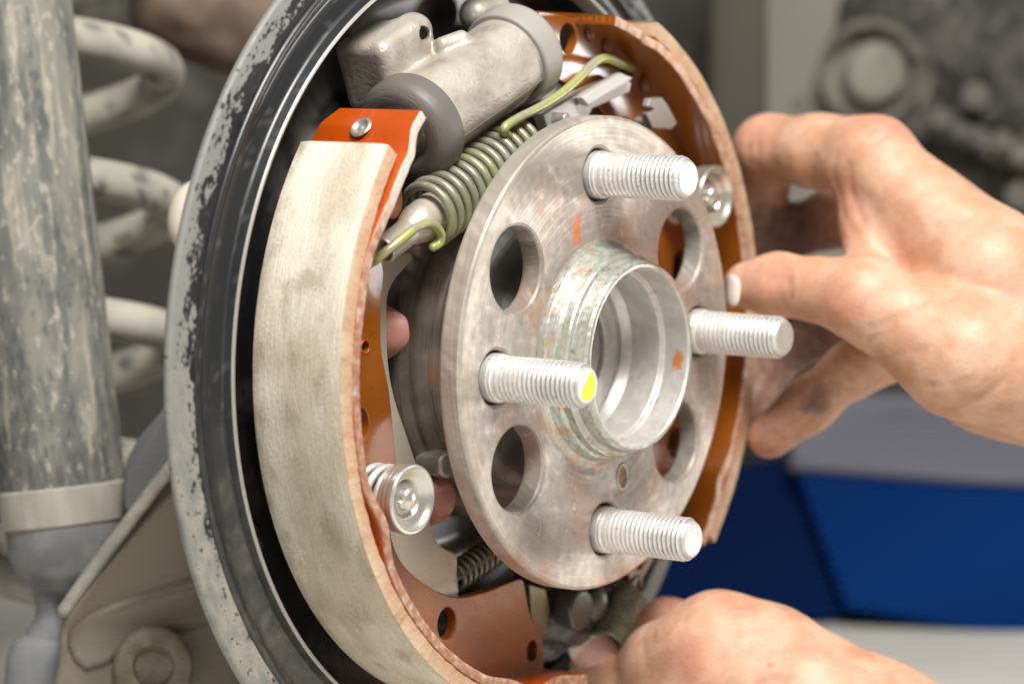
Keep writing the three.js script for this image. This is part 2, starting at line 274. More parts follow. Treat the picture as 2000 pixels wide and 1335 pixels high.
// ------------------------------------------------------------------ backing plate
{
  const t = thing('backing_plate', 'round black painted steel backing plate with a dusty grey outer rim', 'backing plate', [0, 0, -60]);
  const rimProfile = [[114, -50], [120, -47.5], [127.5, -46.3], [129.4, -45.6], [129.5, -44.2], [128.8, -43.4], [126, -43.0], [121.2, -42.4]];
  const rimG = lathe(soften(rimProfile, 3, 0.6), 360);
  uvBy(rimG, (x, y, z) => { const r = Math.hypot(x, y); let a = Math.atan2(y, x) / (2 * Math.PI); if (a < 0) a += 1; return [a, (130 - r) / 10]; });
  fixSeam(rimG);
  put('rim', rimG, M.rim, t, 'dusty grey rim over black paint');
  put('ridge', tint(lathe(soften([[121.2, -42.9], [121.0, -42.0], [120.3, -41.4], [119.4, -41.5], [118.8, -42.6], [117.2, -43.6], [115, -43.3], [111.4, -42], [110.5, -39.3]], 4, 0.8), 360), (x, y, z) => { const a = (Math.atan2(y, x) / rad + 360) % 360, n = fbm(x / 9, y / 9, z / 3, 4), f = fbm(x / 2, y / 2, z / 1.5, 3); let c = mix3([0.013, 0.014, 0.016], [0.05, 0.044, 0.036], step(175, 225, a + 50 * n) * step(-0.3, 0.3, f + n)); return mix3(c, [0.16, 0.155, 0.145], step(0.2, 0.34, f + 0.3 * n) * 0.3); }), M.blackDustGlare, t);
  put('lip', lathe(soften([[110.5, -39.3], [110.2, -38.8], [109.6, -38.8], [109.3, -39.3], [108.4, -44]], 3, 0.15), 360), M.lipEdge, t, 'thin bare metal edge of the lip');
  const face = lathe(soften([[108.4, -44], [107.6, -51], [105.5, -56], [99, -58], [84, -58], [80, -56], [64, -56], [60, -58.5], [30, -59]], 4, 2), 240);
  tint(face, (x, y, z) => { const r = Math.hypot(x, y), a = Math.atan2(y, x) / rad, n = fbm(x / 13, y / 13, 3, 4), f = fbm(x / 3, y / 3, 5, 3); const d = step(85, 105, a) * step(152, 132, a) * step(58, 70, r) * step(112, 102, r); let c = mix3([0.014, 0.015, 0.017], [0.26, 0.25, 0.235], d * step(-0.3, 0.25, n + 0.3 * f) * 0.8); return mix3(c, [0.10, 0.095, 0.085], step(0.05, 0.35, n + 0.4 * f) * 0.5); });  // grey near the wheel cylinder is painted glare; the fainter patches are dust
  put('plate_face', face, M.blackDustGlare, t);
  // raised pads on which the shoes slide
  const pads = [[-91.5, 47, 8, 7], [-96.5, -23, 6, 11], [-88, -46, 7, 9], [-99, 12, 5, 9], [92, 20, 7, 9], [88, -40, 7, 9]];
  for (const [x, y, rx, ry] of pads) put('shoe_pad', new THREE.SphereGeometry(1, 36, 18).scale(rx, ry, 6).rotateZ(Math.atan2(y, x)).translate(x, y, -57), M.black, t);
}
function fixSeam(g) {                                      // a lathe's last column gets u = 1, not 0
  const uv = g.attributes.uv, p = g.attributes.position, n = p.count; const rows = g.parameters ? g.parameters.points.length : 0; if (!rows) return;
  const segs = g.parameters.segments; for (let i = 0; i <= segs; i++) for (let j = 0; j < rows; j++) { const k = i * rows + j; const u = uv.getX(k); const a = i / segs; let ref = null; if (j === 0 && i === 0) g.userData.u0 = u; }
  // walk columns, unwrapping
  let prev = null; for (let i = 0; i <= segs; i++) { const k = i * rows + (rows >> 1); let u = uv.getX(k); if (prev !== null) { while (u - prev > 0.5) u -= 1; while (u - prev < -0.5) u += 1; } const d = u - uv.getX(k); for (let j = 0; j < rows; j++) { let w = uv.getX(i * rows + j); w += Math.round(u - w); uv.setX(i * rows + j, w); } prev = u; }
}

// ------------------------------------------------------------------ bearing housing behind the flange
{
  const t = thing('bearing_housing', 'brown grey cast bearing housing behind the flange', 'bearing housing', [0, 0, -56]);
  const c = (x, y, z) => { const n = fbm(x / 14, y / 14, z / 14, 4), f = fbm(x / 3, y / 3, z / 3, 3); let k = mix3([0.13, 0.105, 0.085], [0.25, 0.22, 0.19], step(-0.25, 0.3, n)); k = mix3(k, [0.34, 0.15, 0.08], step(0.08, 0.3, n + 0.4 * f) * 0.7); return k; };
  const g1 = tint(lathe(soften([[50, -58], [49.5, -36], [48, -33.5], [46, -33], [45.5, -31], [43.5, -28], [42.6, -25.5], [40, -24.5]], 4, 1.2), 200), c);
  const g2 = tint(lathe(soften([[40, -24.5], [39.5, -20], [37, -17], [30, -15], [26, -12], [22, -9], [20, -7.2]], 4, 1.2), 160), c);
  tint(g2, (x, y, z) => { const n = fbm(x / 9, y / 9, z / 9, 4); return mix3([0.22, 0.21, 0.20], [0.34, 0.33, 0.32], step(-0.25, 0.3, n)); });
  put('housing_body', g1, M.cast, t); put('hub_neck', g2, M.cast, t);
{ const q = [-37.1, -28.9]; put('bolt_head', lathe(soften([[4, -34], [4, -26], [3.4, -25.2], [0, -25]], 3, 0.5), 6).translate(q[0], q[1], 0), M.steel, t); }
}

// ------------------------------------------------------------------ shoes
function shoeLining(t, a0, a1, flip) {
  const prof = [[96.6, -11.1], [97.4, -11], [101.0, -11], [101.5, -11.5], [101.5, -39.9], [101.0, -40.4], [96.6, -40.4]];
  const n = 160, pos = [], uv = [], idx = [];              // outer face with its own map
  const edge = (a) => 0.22 * N3(a / 7, 3, 1) + 0.06 * N3(a / 1.9, 8, 1);
  const rows = 18;
  for (let i = 0; i <= n; i++) for (let j = 0; j <= rows; j++) { const a = mix(a0, a1, i / n), v = j / rows, z = mix(-40.2, -11.3 + edge(a), v), r = 101.55 - 0.5 * Math.pow(Math.abs(2 * v - 1), 10); pos.push(r * Math.cos(a * rad), r * Math.sin(a * rad), z); uv.push(i / n * Math.abs(a1 - a0) / 104, v); }
  for (let i = 0; i < n; i++) for (let j = 0; j < rows; j++) { const a = i * (rows + 1) + j, b = a + 1, c = a + rows + 1, d = c + 1; a1 > a0 ? idx.push(a, c, b, b, c, d) : idx.push(a, b, c, b, d, c); }
  const g = new THREE.BufferGeometry(); g.setAttribute('position', new THREE.Float32BufferAttribute(pos, 3)); g.setAttribute('uv', new THREE.Float32BufferAttribute(uv, 2)); g.setIndex(idx); g.computeVertexNormals();
  const side = arcSweep([[96.6, -11.0], [100.9, -11.0], [101.05, -11.3], [101.05, -40.2], [96.6, -40.4]], a0 + 0.02, a1 - 0.02, 200, (a, r, z) => [r + (r < 98 ? 0.25 * N3(a / 2, 1, 4) : 0), z > -20 ? z + edge(a) + (r < 98 ? 0.2 * N3(a / 1.1, 5, 2) : 0) : z]);
  tint(side, (x, y, z) => { const r = Math.hypot(x, y), n2 = fbm(x / 3, y / 3, z / 3, 4), m = fbm(x / 12, y / 12, z / 5, 3); let c = mix3([0.55, 0.385, 0.25], [0.63, 0.48, 0.34], step(-0.2, 0.3, m)); c = mix3(c, [0.44, 0.22, 0.12], step(0.05, 0.3, n2) * 0.6); c = mix3(c, [0.50, 0.22, 0.12], step(98, 97, r + n2) * 0.5); return c; });
  const m = put('lining', [side], M.liningSide, t, 'pale tan friction lining');
  put('lining_face', g, M.lining, m, 'striped and smudged wearing face of the lining');
}
function shoeTable(t, a0, a1, wave, tableMat) {
  const prof = [[93.6, -11.4], [93.8, -10.9], [96.2, -10.9], [96.5, -11.4], [96.5, -41.4], [96.2, -41.9], [93.8, -41.9], [93.6, -41.4]];
  return put('table', arcSweep(prof, a0, a1, 260, (a, r, z, s) => wave(a, r, z, s)), tableMat, t);
}
{
  const t = thing('brake_shoe', 'curved amber brake shoe with a wide worn tan lining facing the camera', 'brake shoe', [-95, 0, -26], 'brake shoes');
  shoeLining(t, 143.2, 247);
  // the table shows past both ends of the lining and its front edge is wavy
  const w = (a, r, z, s) => {
    if (z < -20) return [r, Math.max(z, -41.9 + Math.max(0, 138 - a) * 1.1)];
    const top = step(162, 148, a) * step(137, 142, a), mid = Math.exp(-Math.pow((a - 204) / 5, 2)), low = step(244, 256, a);
    return [r - 1.9 * top - 2.3 * mid - low * 0.8 * (1 + Math.sin((a - 246) * 0.36)), z + 1.0 * top + 0.9 * mid + 1.0 * low * Math.sin((a - 240) * 0.4) + 0.25 * N3(a / 6, 0, 0)];
  };
  const tb = shoeTable(t, 134.4, 274.5, w, M.amberRed);
  // raw bright edge along the front of the table
  put('raw_edge', tint(arcSweep([[93.5, -11.2], [93.6, -10.8], [94.1, -10.6], [94.6, -10.65], [95.1, -10.6], [95.6, -10.65], [96.2, -10.7], [96.4, -11.2]], 134.6, 274.4, 500, (a, r, z) => { const q = w(a, r, -10.9); return [q[0] + 0.15 * N3(a * 0.31, 0, 1), q[1] + (z + 10.9) + 0.1 * N3(a * 0.6, r, 5)]; }), (x, y, z) => { const n = fbm(x / 2, y / 2, z, 4); let c = mix3([0.36, 0.16, 0.09], [0.50, 0.30, 0.21], step(-0.2, 0.25, n)); c = mix3(c, [0.66, 0.60, 0.54], step(158, 146, Math.atan2(y, x) / rad) * step(0, 1, y) * 0.8); return mix3(c, [0.72, 0.66, 0.60], step(0.22, 0.36, n) * 0.45); }), M.rawEdge, tb);
  { const [x, y] = polar(138.4, 97.2); const d = [x * 1.02, y * 1.02, -27]; put('spot_weld', turned([[3.2, -0.2], [2.7, 0.25], [2.1, 0.1], [1.6, -0.5], [0.9, -0.7], [0.5, -0.35], [0, -0.3]].reverse().map((p) => [p[0], p[1]]), [x, y, -27], d, 28), M.steel, tb); }
  const inner = [[274, 90], [273.8, 85], [269.5, 75.5], [267.4, 68], [266.2, 65.6], [260, 66.4], [252, 69.6], [241.4, 74.5], [230.3, 77.6], [220, 79.3], [213, 77], [207.5, 70], [202.9, 66.9], [196.8, 65.5], [184.5, 65], [174.8, 68.2], [164.9, 70.3], [158.5, 71.8], [156, 75], [154.6, 79.6], [151, 80.2], [148.6, 78], [147.3, 73.6], [144.7, 72.4], [142.6, 73.6], [139.6, 77.5], [135.2, 80.2], [133.2, 84], [133.6, 88.5]];
  const outer = []; for (let a = 138; a <= 274.6; a += 1.4) outer.push(polar(a, 94.2));
  const loop = [...outer, ...smoothLoop(inner.map((p) => polar(...p)), 5, true)];
  const web = uvXY(plate(loop, -27.2, -24, [[...polar(174.5, 75.2), 1.6], [...polar(241.2, 82.4), 4.1, 4.4], [...polar(270.4, 86.9), 2.6, 3], [...polar(189.8, 78.2), 3.6, 4.6], [...polar(159.4, 81.5), 1.7]], 0.4), 60);
  put('web', web, M.amber, t, 'glossy amber web of the shoe');
  { const [x, y] = polar(174.5, 75.2); put('hole_rim', new THREE.TorusGeometry(1.75, 0.28, 10, 36).translate(x, y, -24), M.amberRed, t); }
}
{
  const t = thing('brake_shoe', 'curved amber brake shoe on the hand side, its dark inner face showing', 'brake shoe', [95, 10, -26], 'brake shoes');
  shoeLining(t, -40.3, 64);
  const w = (a, r, z, s) => { if (z < -20) return [r, z]; const up = step(62, 69, a), lo = Math.exp(-Math.pow((a + 30) / 4, 2)); return [r - 1.0 * up - 2.4 * lo, z - 1.6 * Math.exp(-Math.pow((a - 65) / 2.5, 2)) + 0.4 * up + 0.6 * N3(a / 4, 2, 0)]; };
  const tb = shoeTable(t, -43, 77, w, M.amber);
  put('raw_edge', tint(arcSweep([[93.5, -11.2], [93.6, -10.7], [94.5, -10.55], [95.4, -10.6], [96.2, -10.7], [96.4, -11.2]], -42.8, 76.8, 300, (a, r, z) => { const q = w(a, r, -10.9); return [q[0] + 0.12 * N3(a * 0.31, 0, 1), q[1] + (z + 10.9) + 0.1 * N3(a * 0.6, r, 5)]; }), (x, y, z) => { const n = fbm(x / 2, y / 2, z, 4); return mix3([0.50, 0.26, 0.15], [0.62, 0.44, 0.34], step(-0.2, 0.25, n)); }), M.rawEdge, tb);
  const inner = [[-56, 90], [-55, 84], [-51, 79], [-44, 73], [-35, 68], [-20, 67], [0, 68], [20, 69], [38, 71], [52, 73], [62, 74], [72, 75.5], [80, 76], [87, 80], [90, 86], [90.5, 90]].reverse();
  const outer = []; for (let a = -55; a <= 89; a += 1.4) outer.push(polar(a, 94.2));
  const loop = [...outer, ...smoothLoop(inner.map((p) => polar(...p)), 5, true)];
  put('web', uvXY(plate(loop, -27.2, -24, [[...polar(78.4, 88.2), 4.0, 4.2], [...polar(58, 90), 3, 3], [...polar(12, 79), 4.4, 6], [...polar(-25.6, 83), 4, 4.6], [...polar(-50, 88.5), 2.2, 4.4, -0.5]], 0.4), 60), M.amber, t, 'glossy amber web with a dark oval hole');
  for (const [px, py] of [[52, 92.3], [66, 92], [72, 92.6], [44, 92]]) { const [x, y] = polar(px, py); put('spot_weld', new THREE.SphereGeometry(1, 20, 12).scale(2.6, 2.6, 1.2).translate(x, y, -23.6), M.amber, t); }
}

// ------------------------------------------------------------------ wheel cylinder
{
  const A = [-51.8, 61.1, -30], B = [4.8, 84, -30];
  const t = thing('wheel_cylinder', 'grey cast wheel cylinder with rubber boots at both ends, above the hub', 'wheel cylinder', [(A[0] + B[0]) / 2, (A[1] + B[1]) / 2, -30]);
  const ax = V(B).sub(V(A)).normalize(), L = V(A).distanceTo(V(B)), at = (s, up = 0, z = 0) => { const n = [-ax.y, ax.x]; return [A[0] + ax.x * s + n[0] * up, A[1] + ax.y * s + n[1] * up, -30 + z]; };
  const caps = [bone(at(9), 12.6, at(L - 9), 12.6)];
  const lumpB = bone([-30.8, 88.6, -42], 5.4, [-32.2, 82.2, -41], 6.2), lumpC = bone([-29.3, 85, -33], 2.3, [-23.6, 86.6, -31], 2.5), lumpD = bone([9.1, 93.1, -50], 5, [20, 94.2, -48], 5);
  const bc = [-39.3, 79.5, -45], box = (x, y, z) => { const px = x - bc[0], py = y - bc[1], pz = z - bc[2], a = Math.abs(px * ax.x + py * ax.y) - 6.5, b = Math.abs(-px * ax.y + py * ax.x) - 7, c = Math.abs(pz) - 6; return Math.hypot(Math.max(a, 0), Math.max(b, 0), Math.max(c, 0)) + Math.min(0, Math.max(a, b, c)) - 3.2; };
  const boreA = bone([-33.6, 88.1, -36], 2.0, [-19.3, 88.7, -52], 2.0);
  const sdf = (x, y, z) => {
    // body with flat-cut ends
    const px = x - A[0], py = y - A[1], pz = z + 30, s = px * ax.x + py * ax.y, u = -px * ax.y + py * ax.x, r = Math.hypot(u, pz);
    let d = Math.max(r - 12.5, 8 - s, s - (L - 7));
    const facet = (-0.72 * u + 0.69 * pz) - 11.6; d = Math.max(d, -(-facet) );          // a flat along the lower front
    let e = smin(box(x, y, z), capsule(lumpB, x, y, z), 3); e = Math.min(e, capsule(lumpD, x, y, z));
    d = smin(d, e, 2.5); d = smin(d, capsule(lumpC, x, y, z), 2);
    d = Math.max(d, -capsule(boreA, x, y, z));
    return d + 0.06 * N3(x / 1.6, y / 1.6, z / 1.6) + 0.12 * N3(x / 7, y / 7, z / 7);
  };
  const g = skinOver(sdf, [A[0] - 12, A[1] - 12, -60], [B[0] + 12, B[1] + 34, -14], 0.7, (x, y, z) => { const n = fbm(x / 9, y / 9, z / 9, 4), f = fbm(x / 2.2, y / 2.2, z / 2.2, 3); let c = mix3([0.40, 0.355, 0.305], [0.50, 0.455, 0.40], step(-0.25, 0.3, n)); c = mix3(c, [0.27, 0.22, 0.175], step(0.1, 0.4, -n + 0.6 * f) * 0.6); c = mix3(c, [0.55, 0.53, 0.5], step(0.18, 0.35, f) * 0.4); return c; });
  put('cylinder_body', g, M.cast, t, 'sand cast grey body with a bolted lug and a port hole');
  const boot = soften([[7.2, 4.2], [7.4, 1.6], [8.4, 0.4], [10, 0], [12.2, 0.3], [14.2, 1.8], [15, 4], [15, 8.6], [14.4, 9.6], [13.6, 9.8]], 4, 1.1);
  put('rubber_boot', turned(boot, at(-0.5), at(L), 96), M.rubber, t);
  put('rubber_boot', turned(soften([[12, 0], [13.6, 0], [14.0, 0.6], [14.4, 7.4], [13.4, 9.2], [10, 10.6], [7, 10]], 4, 0.8), at(L - 10), at(L + 10), 96), M.rubber2 ?? (M.rubber2 = std({ color: lin(0.33, 0.31, 0.285), roughness: 0.5, bumpMap: pits, bumpScale: 0.00008 })), t);
  { const sp = (q) => { const p = at(q, -5.1, 11.5); return p; }; put('parting_seam', tube([sp(10), sp(25), sp(L - 9)], 0.35, 40, 8), M.springDark, t); }
  put('piston', [rod(at(-6), at(5), 5.2, 5.6, 0.6), rod(at(2.5), at(3), 7.6, 7.6, 0.1)], M.steel, t);
}

// ------------------------------------------------------------------ adjuster strut inside the upper return spring
{
  const P = [-72.6, 32.3, -20], Q = [-7, 56.5, -24];
  const t = thing('adjuster_strut', 'pale steel adjuster strut running through the upper return spring to a forked white end', 'adjuster strut', P);
  const d = V(Q).sub(V(P)).normalize(), k = (s, z = 0) => [P[0] + d.x * s, P[1] + d.y * s, P[2] + d.z * s + z], L = V(P).distanceTo(V(Q));
  put('slotted_tube', turned(soften([[2.0, 5], [2.9, 0.2], [3.5, 0], [3.7, 0.6], [3.7, 12], [5.2, 16.5], [5.4, 18], [5.4, L]], 3, 0.6), P, Q, 48), M.lever, t);
  const E = [33.7, 72.7, -19], E0 = [1.5, 64.3, -21];
  const pl = plate([[-2.3, 65.8], [17.1, 71.6], [36.7, 75.8], [42, 73.6], [41, 70.7], [22.2, 66.5], [19.2, 63.7], [22.3, 59.3], [4.6, 54.5]], -22.5, -18.5, [[...[11.6, 66.4], 0.01]], 0.5);
  put('fork', pl, M.zinc, t, 'bright white forked end beside the far shoe');
  put('fork_arm', plate([[11.9, 70], [32.4, 76.5], [38.4, 74.9], [15.7, 67.6]], -18.2, -15.5, [], 0.5), M.zinc, t);
  put('pivot_pin', rod([...[3.3, 64.2], -24], [...[3.3, 64.2], -14], 1.9, 1.9, 0.5), M.steel, t);
}

// ------------------------------------------------------------------ upper return spring
{
  const c0 = [-52.5, 40.3, -21], c1 = [-7.9, 56.9, -23];
  const t = thing('return_spring', 'olive coil return spring with long hooked wire between the two shoes, under the wheel cylinder', 'spring', c0, 'return springs');
  const col = (x, y, z) => { const n = fbm(x / 5, y / 5, z / 5, 3); return mix3(mix3([0.23, 0.225, 0.165], [0.31, 0.30, 0.235], step(-0.2, 0.3, n)), [0.33, 0.35, 0.13], step(-0.1, 0.4, fbm(x / 16, y / 16, 3, 2)) * 0.6); };
  put('coil', tint(tube(helix(c0, c1, 8.0, 12.5, 24, 0.4), 1.28, 1100, 14), col), M.springOlive, t);
  const hook = [[-55.9, 32.5, -16], [-53.9, 33.5, -15.5], [-53.8, 35.5, -15], [-56.3, 37.7, -14.5], [-60.7, 39, -14], [-66, 38.2, -14], [-71, 35.8, -14.5], [-75.7, 32.4, -16.5], [-76.7, 30, -19.5], [-74.9, 28.3, -24]];
  const yl = (x, y, z) => { const n = fbm(x / 6, y / 6, z / 6, 3); return mix3([0.42, 0.45, 0.16], [0.38, 0.37, 0.27], step(-0.1, 0.25, n)); };
  put('hook_wire', tint(tube(hook, 1.25, 160, 14), yl), M.springOlive, t, 'yellow green hooked end in the near shoe');
  const far = [[-12, 57.7, -20], [-22.6, 62.4, -17], [-16.7, 64.9, -17], [-7, 67.5, -17], [3.3, 70.9, -17], [11.5, 74.6, -17], [17.8, 78.2, -17], [22.4, 80.2, -17], [27.8, 80.7, -17.5], [35.8, 79.3, -19], [49.6, 77.4, -24]];
  put('long_wire', tint(tube(far, 1.3, 200, 14), yl), M.springOlive, t, 'yellow green wire running up to the far shoe');
}

// ------------------------------------------------------------------ hold-down springs (one built, one copied)
{
  const cx = [-74.1, -31.9];
  const t = thing('hold_down_spring', 'pale hold-down spring and cup standing on the near lined shoe', 'hold-down spring', [cx[0], cx[1], -24], 'hold-down springs');
  const at = (z) => [cx[0], cx[1], z];
  put('coil', tube(helix(at(-23.2), at(-14.2), 7.6, 2.6, 28, 1.2, 0), 1.05, 300, 14), M.zinc, t);
  const cup = put('cup', lathe(soften([[7.6, -14.2], [8.7, -14.2], [9.1, -13.6], [8.9, -12.7], [9.2, -12.0], [9.0, -11.3], [9.3, -10.6], [9.3, -9.2], [9.0, -8.7], [8.4, -8.8], [7.2, -10.1], [5.4, -10.9], [4.6, -12.2], [0, -12.4]], 3, 0.45), 72).translate(cx[0], cx[1], 0), M.cup, t);
  put('washer', lathe(soften([[4.4, -12.5], [4.4, -11.6], [3.6, -11.2], [0, -11.2]], 3, 0.3), 40).translate(cx[0], cx[1], 0), M.steel, cup);
  put('pin_head', [new THREE.SphereGeometry(2.7, 28, 18).scale(1, 1.15, 0.62).translate(cx[0], cx[1], -10.4), new RoundedBoxGeometry(6.4, 2.2, 1.6, 3, 0.6).rotateZ(0.5).translate(cx[0] - 0.3, cx[1], -10.8)], M.cup, t);
  const c = t.clone(); c.name = numbered('hold_down_spring'); scene.add(c);
  const q = [71.6, 39.3]; c.position.set(q[0] * MM, q[1] * MM, -23 * MM);
  tag(c, 'pale hold-down cup on the far shoe, just beyond the top stud', 'hold-down spring', 'hold-down springs');
}

// ------------------------------------------------------------------ parking brake lever, its cable spring, lower spring, anchor, tab
{
  const t = thing('parking_brake_lever', 'flat grey zinc lever lying behind the near amber shoe', 'lever', [-45, -45, -31]);
  const pts = [[-74, 40], [-70, 42], [-59.6, 28.9], [-50.2, 30.4], [-48.5, 28.6], [-52.1, 25.7], [-56.1, 23.2], [-59.2, 19.3], [-59.7, 10.5], [-58.9, -0.6], [-56.3, -9.2], [-51.9, -18], [-47, -27.6], [-42.1, -37.4], [-41.2, -43.2], [-39.8, -47.9], [-35.7, -52], [-29.1, -55.5], [-28.7, -60.7], [-28.2, -66.9], [-32.5, -68.8], [-44, -72], [-58, -62], [-70, -46], [-78, -20], [-80, 10]];
  put('lever_blade', uvXY(plate(smoothLoop(pts, 4), -31.5, -28.6, [], 0.5), 60), M.lever, t);
}
{
  const a = [-27.8, -62.4, -31], b = [3, -55.8, -33];
  const t = thing('cable_spring', 'small grey coil spring on the hand brake cable beside the lever', 'spring', a, 'return springs');
  put('coil', tube(helix(a, b, 3.7, 11, 20, 0.3), 0.72, 700, 10), M.springDark, t); put('cable', rod(a, b, 1.6, 1.6, 0.2), M.steel, t);
}
{
  const a = [43.3, -76.4, -19], b = [32.5, -89.1, -20];
  const t = thing('return_spring', 'dull green lower return spring beside the thumb, below the flange', 'spring', b, 'return springs');
  put('coil', tint(tube(helix(a, b, 4.6, 13, 20, 0), 0.8, 800, 10), (x, y, z) => mix3([0.13, 0.13, 0.09], [0.19, 0.185, 0.13], step(-0.2, 0.2, fbm(x / 4, y / 4, z / 4, 3)))), M.springOlive, t);
  put('hook', tint(tube([[41.7, -78.3, -19], [40.7, -74.6, -18], [43.4, -72.3, -18], [47.6, -72.5, -19], [52.7, -75.7, -22]], 0.9, 60, 10), () => [0.2, 0.19, 0.16]), M.springOlive, t);
}
{
  const t = thing('anchor_block', 'dark grey cast anchor block with a bolt between the lower shoe ends', 'anchor block', [32.7, -85.9, -34]);
  const c1 = bone([19.9, -81, -36], 8, [57.2, -84, -36], 8.5), c2 = bone([24.3, -81, -30], 7.5, [37.6, -89.3, -30], 7), c3 = bone([22.9, -74.3, -40], 7, [28.1, -89, -40], 8), c4 = bone([46.9, -79.3, -30], 4, [42.6, -83.8, -28], 4.5);
  const sdf = (x, y, z) => { let d = smin(smin(capsule(c1, x, y, z), capsule(c2, x, y, z), 4), smin(capsule(c3, x, y, z), capsule(c4, x, y, z), 3), 3); d = Math.max(d, z + 23.5); return d + 0.4 * N3(x / 4, y / 4, z / 4) + 0.15 * N3(x / 1.5, y / 1.5, z / 1.5); };
  const [lo, hi] = bounds([c1, c2, c3, c4]);
  put('block_body', skinOver(sdf, lo, hi, 0.9, (x, y, z) => { const n = fbm(x / 6, y / 6, z / 6, 4); return mix3([0.035, 0.035, 0.035], [0.14, 0.135, 0.125], step(-0.2, 0.35, n)); }), M.anchor, t);
  const bx = [20.4, -77.8, -24];
  put('bolt_head', lathe(soften([[6, -26], [6, -21], [5.2, -20.2], [0, -20]], 3, 0.6), 48).translate(bx[0], bx[1], 0), M.anchorBolt ?? (M.anchorBolt = std({ color: lin(0.13, 0.128, 0.12), metalness: 0.5, roughness: 0.4 })), t);
  const b2 = [31.4, -78.1, -24];
  put('lug', new THREE.SphereGeometry(4.6, 32, 20).scale(1, 1.2, 0.7).translate(b2[0], b2[1], -23), M.anchorBolt, t);
  put('guide_plate', plate([[1.2, -68], [9.3, -70.7], [11.3, -77], [10.3, -83.1], [6.2, -84.5], [2.2, -77]], -27.5, -25.5, [], 0.4), M.oliveSteel ?? (M.oliveSteel = std({ color: lin(0.22, 0.2, 0.13), metalness: 0.6, roughness: 0.35 })), t);
}
{
  const t = thing('adjuster_pawl', 'small grey folded pawl tab standing against the inside of the far shoe', 'pawl', [50.2, 63.5, -14]);
  put('tab', plate([[42.7, 66.9], [43.7, 69], [50.2, 69.1], [52.9, 67], [58.2, 61.4], [55.2, 59.7], [45.4, 60.4], [41.6, 64.6], [46.4, 65.7]], -15.5, -13.2, [], 0.4), M.steel, t);
  put('tongue', rod([...[50.3, 61.7], -22], [...[50.3, 61.7], -14], 2, 2, 0.4), M.steel, t);
}

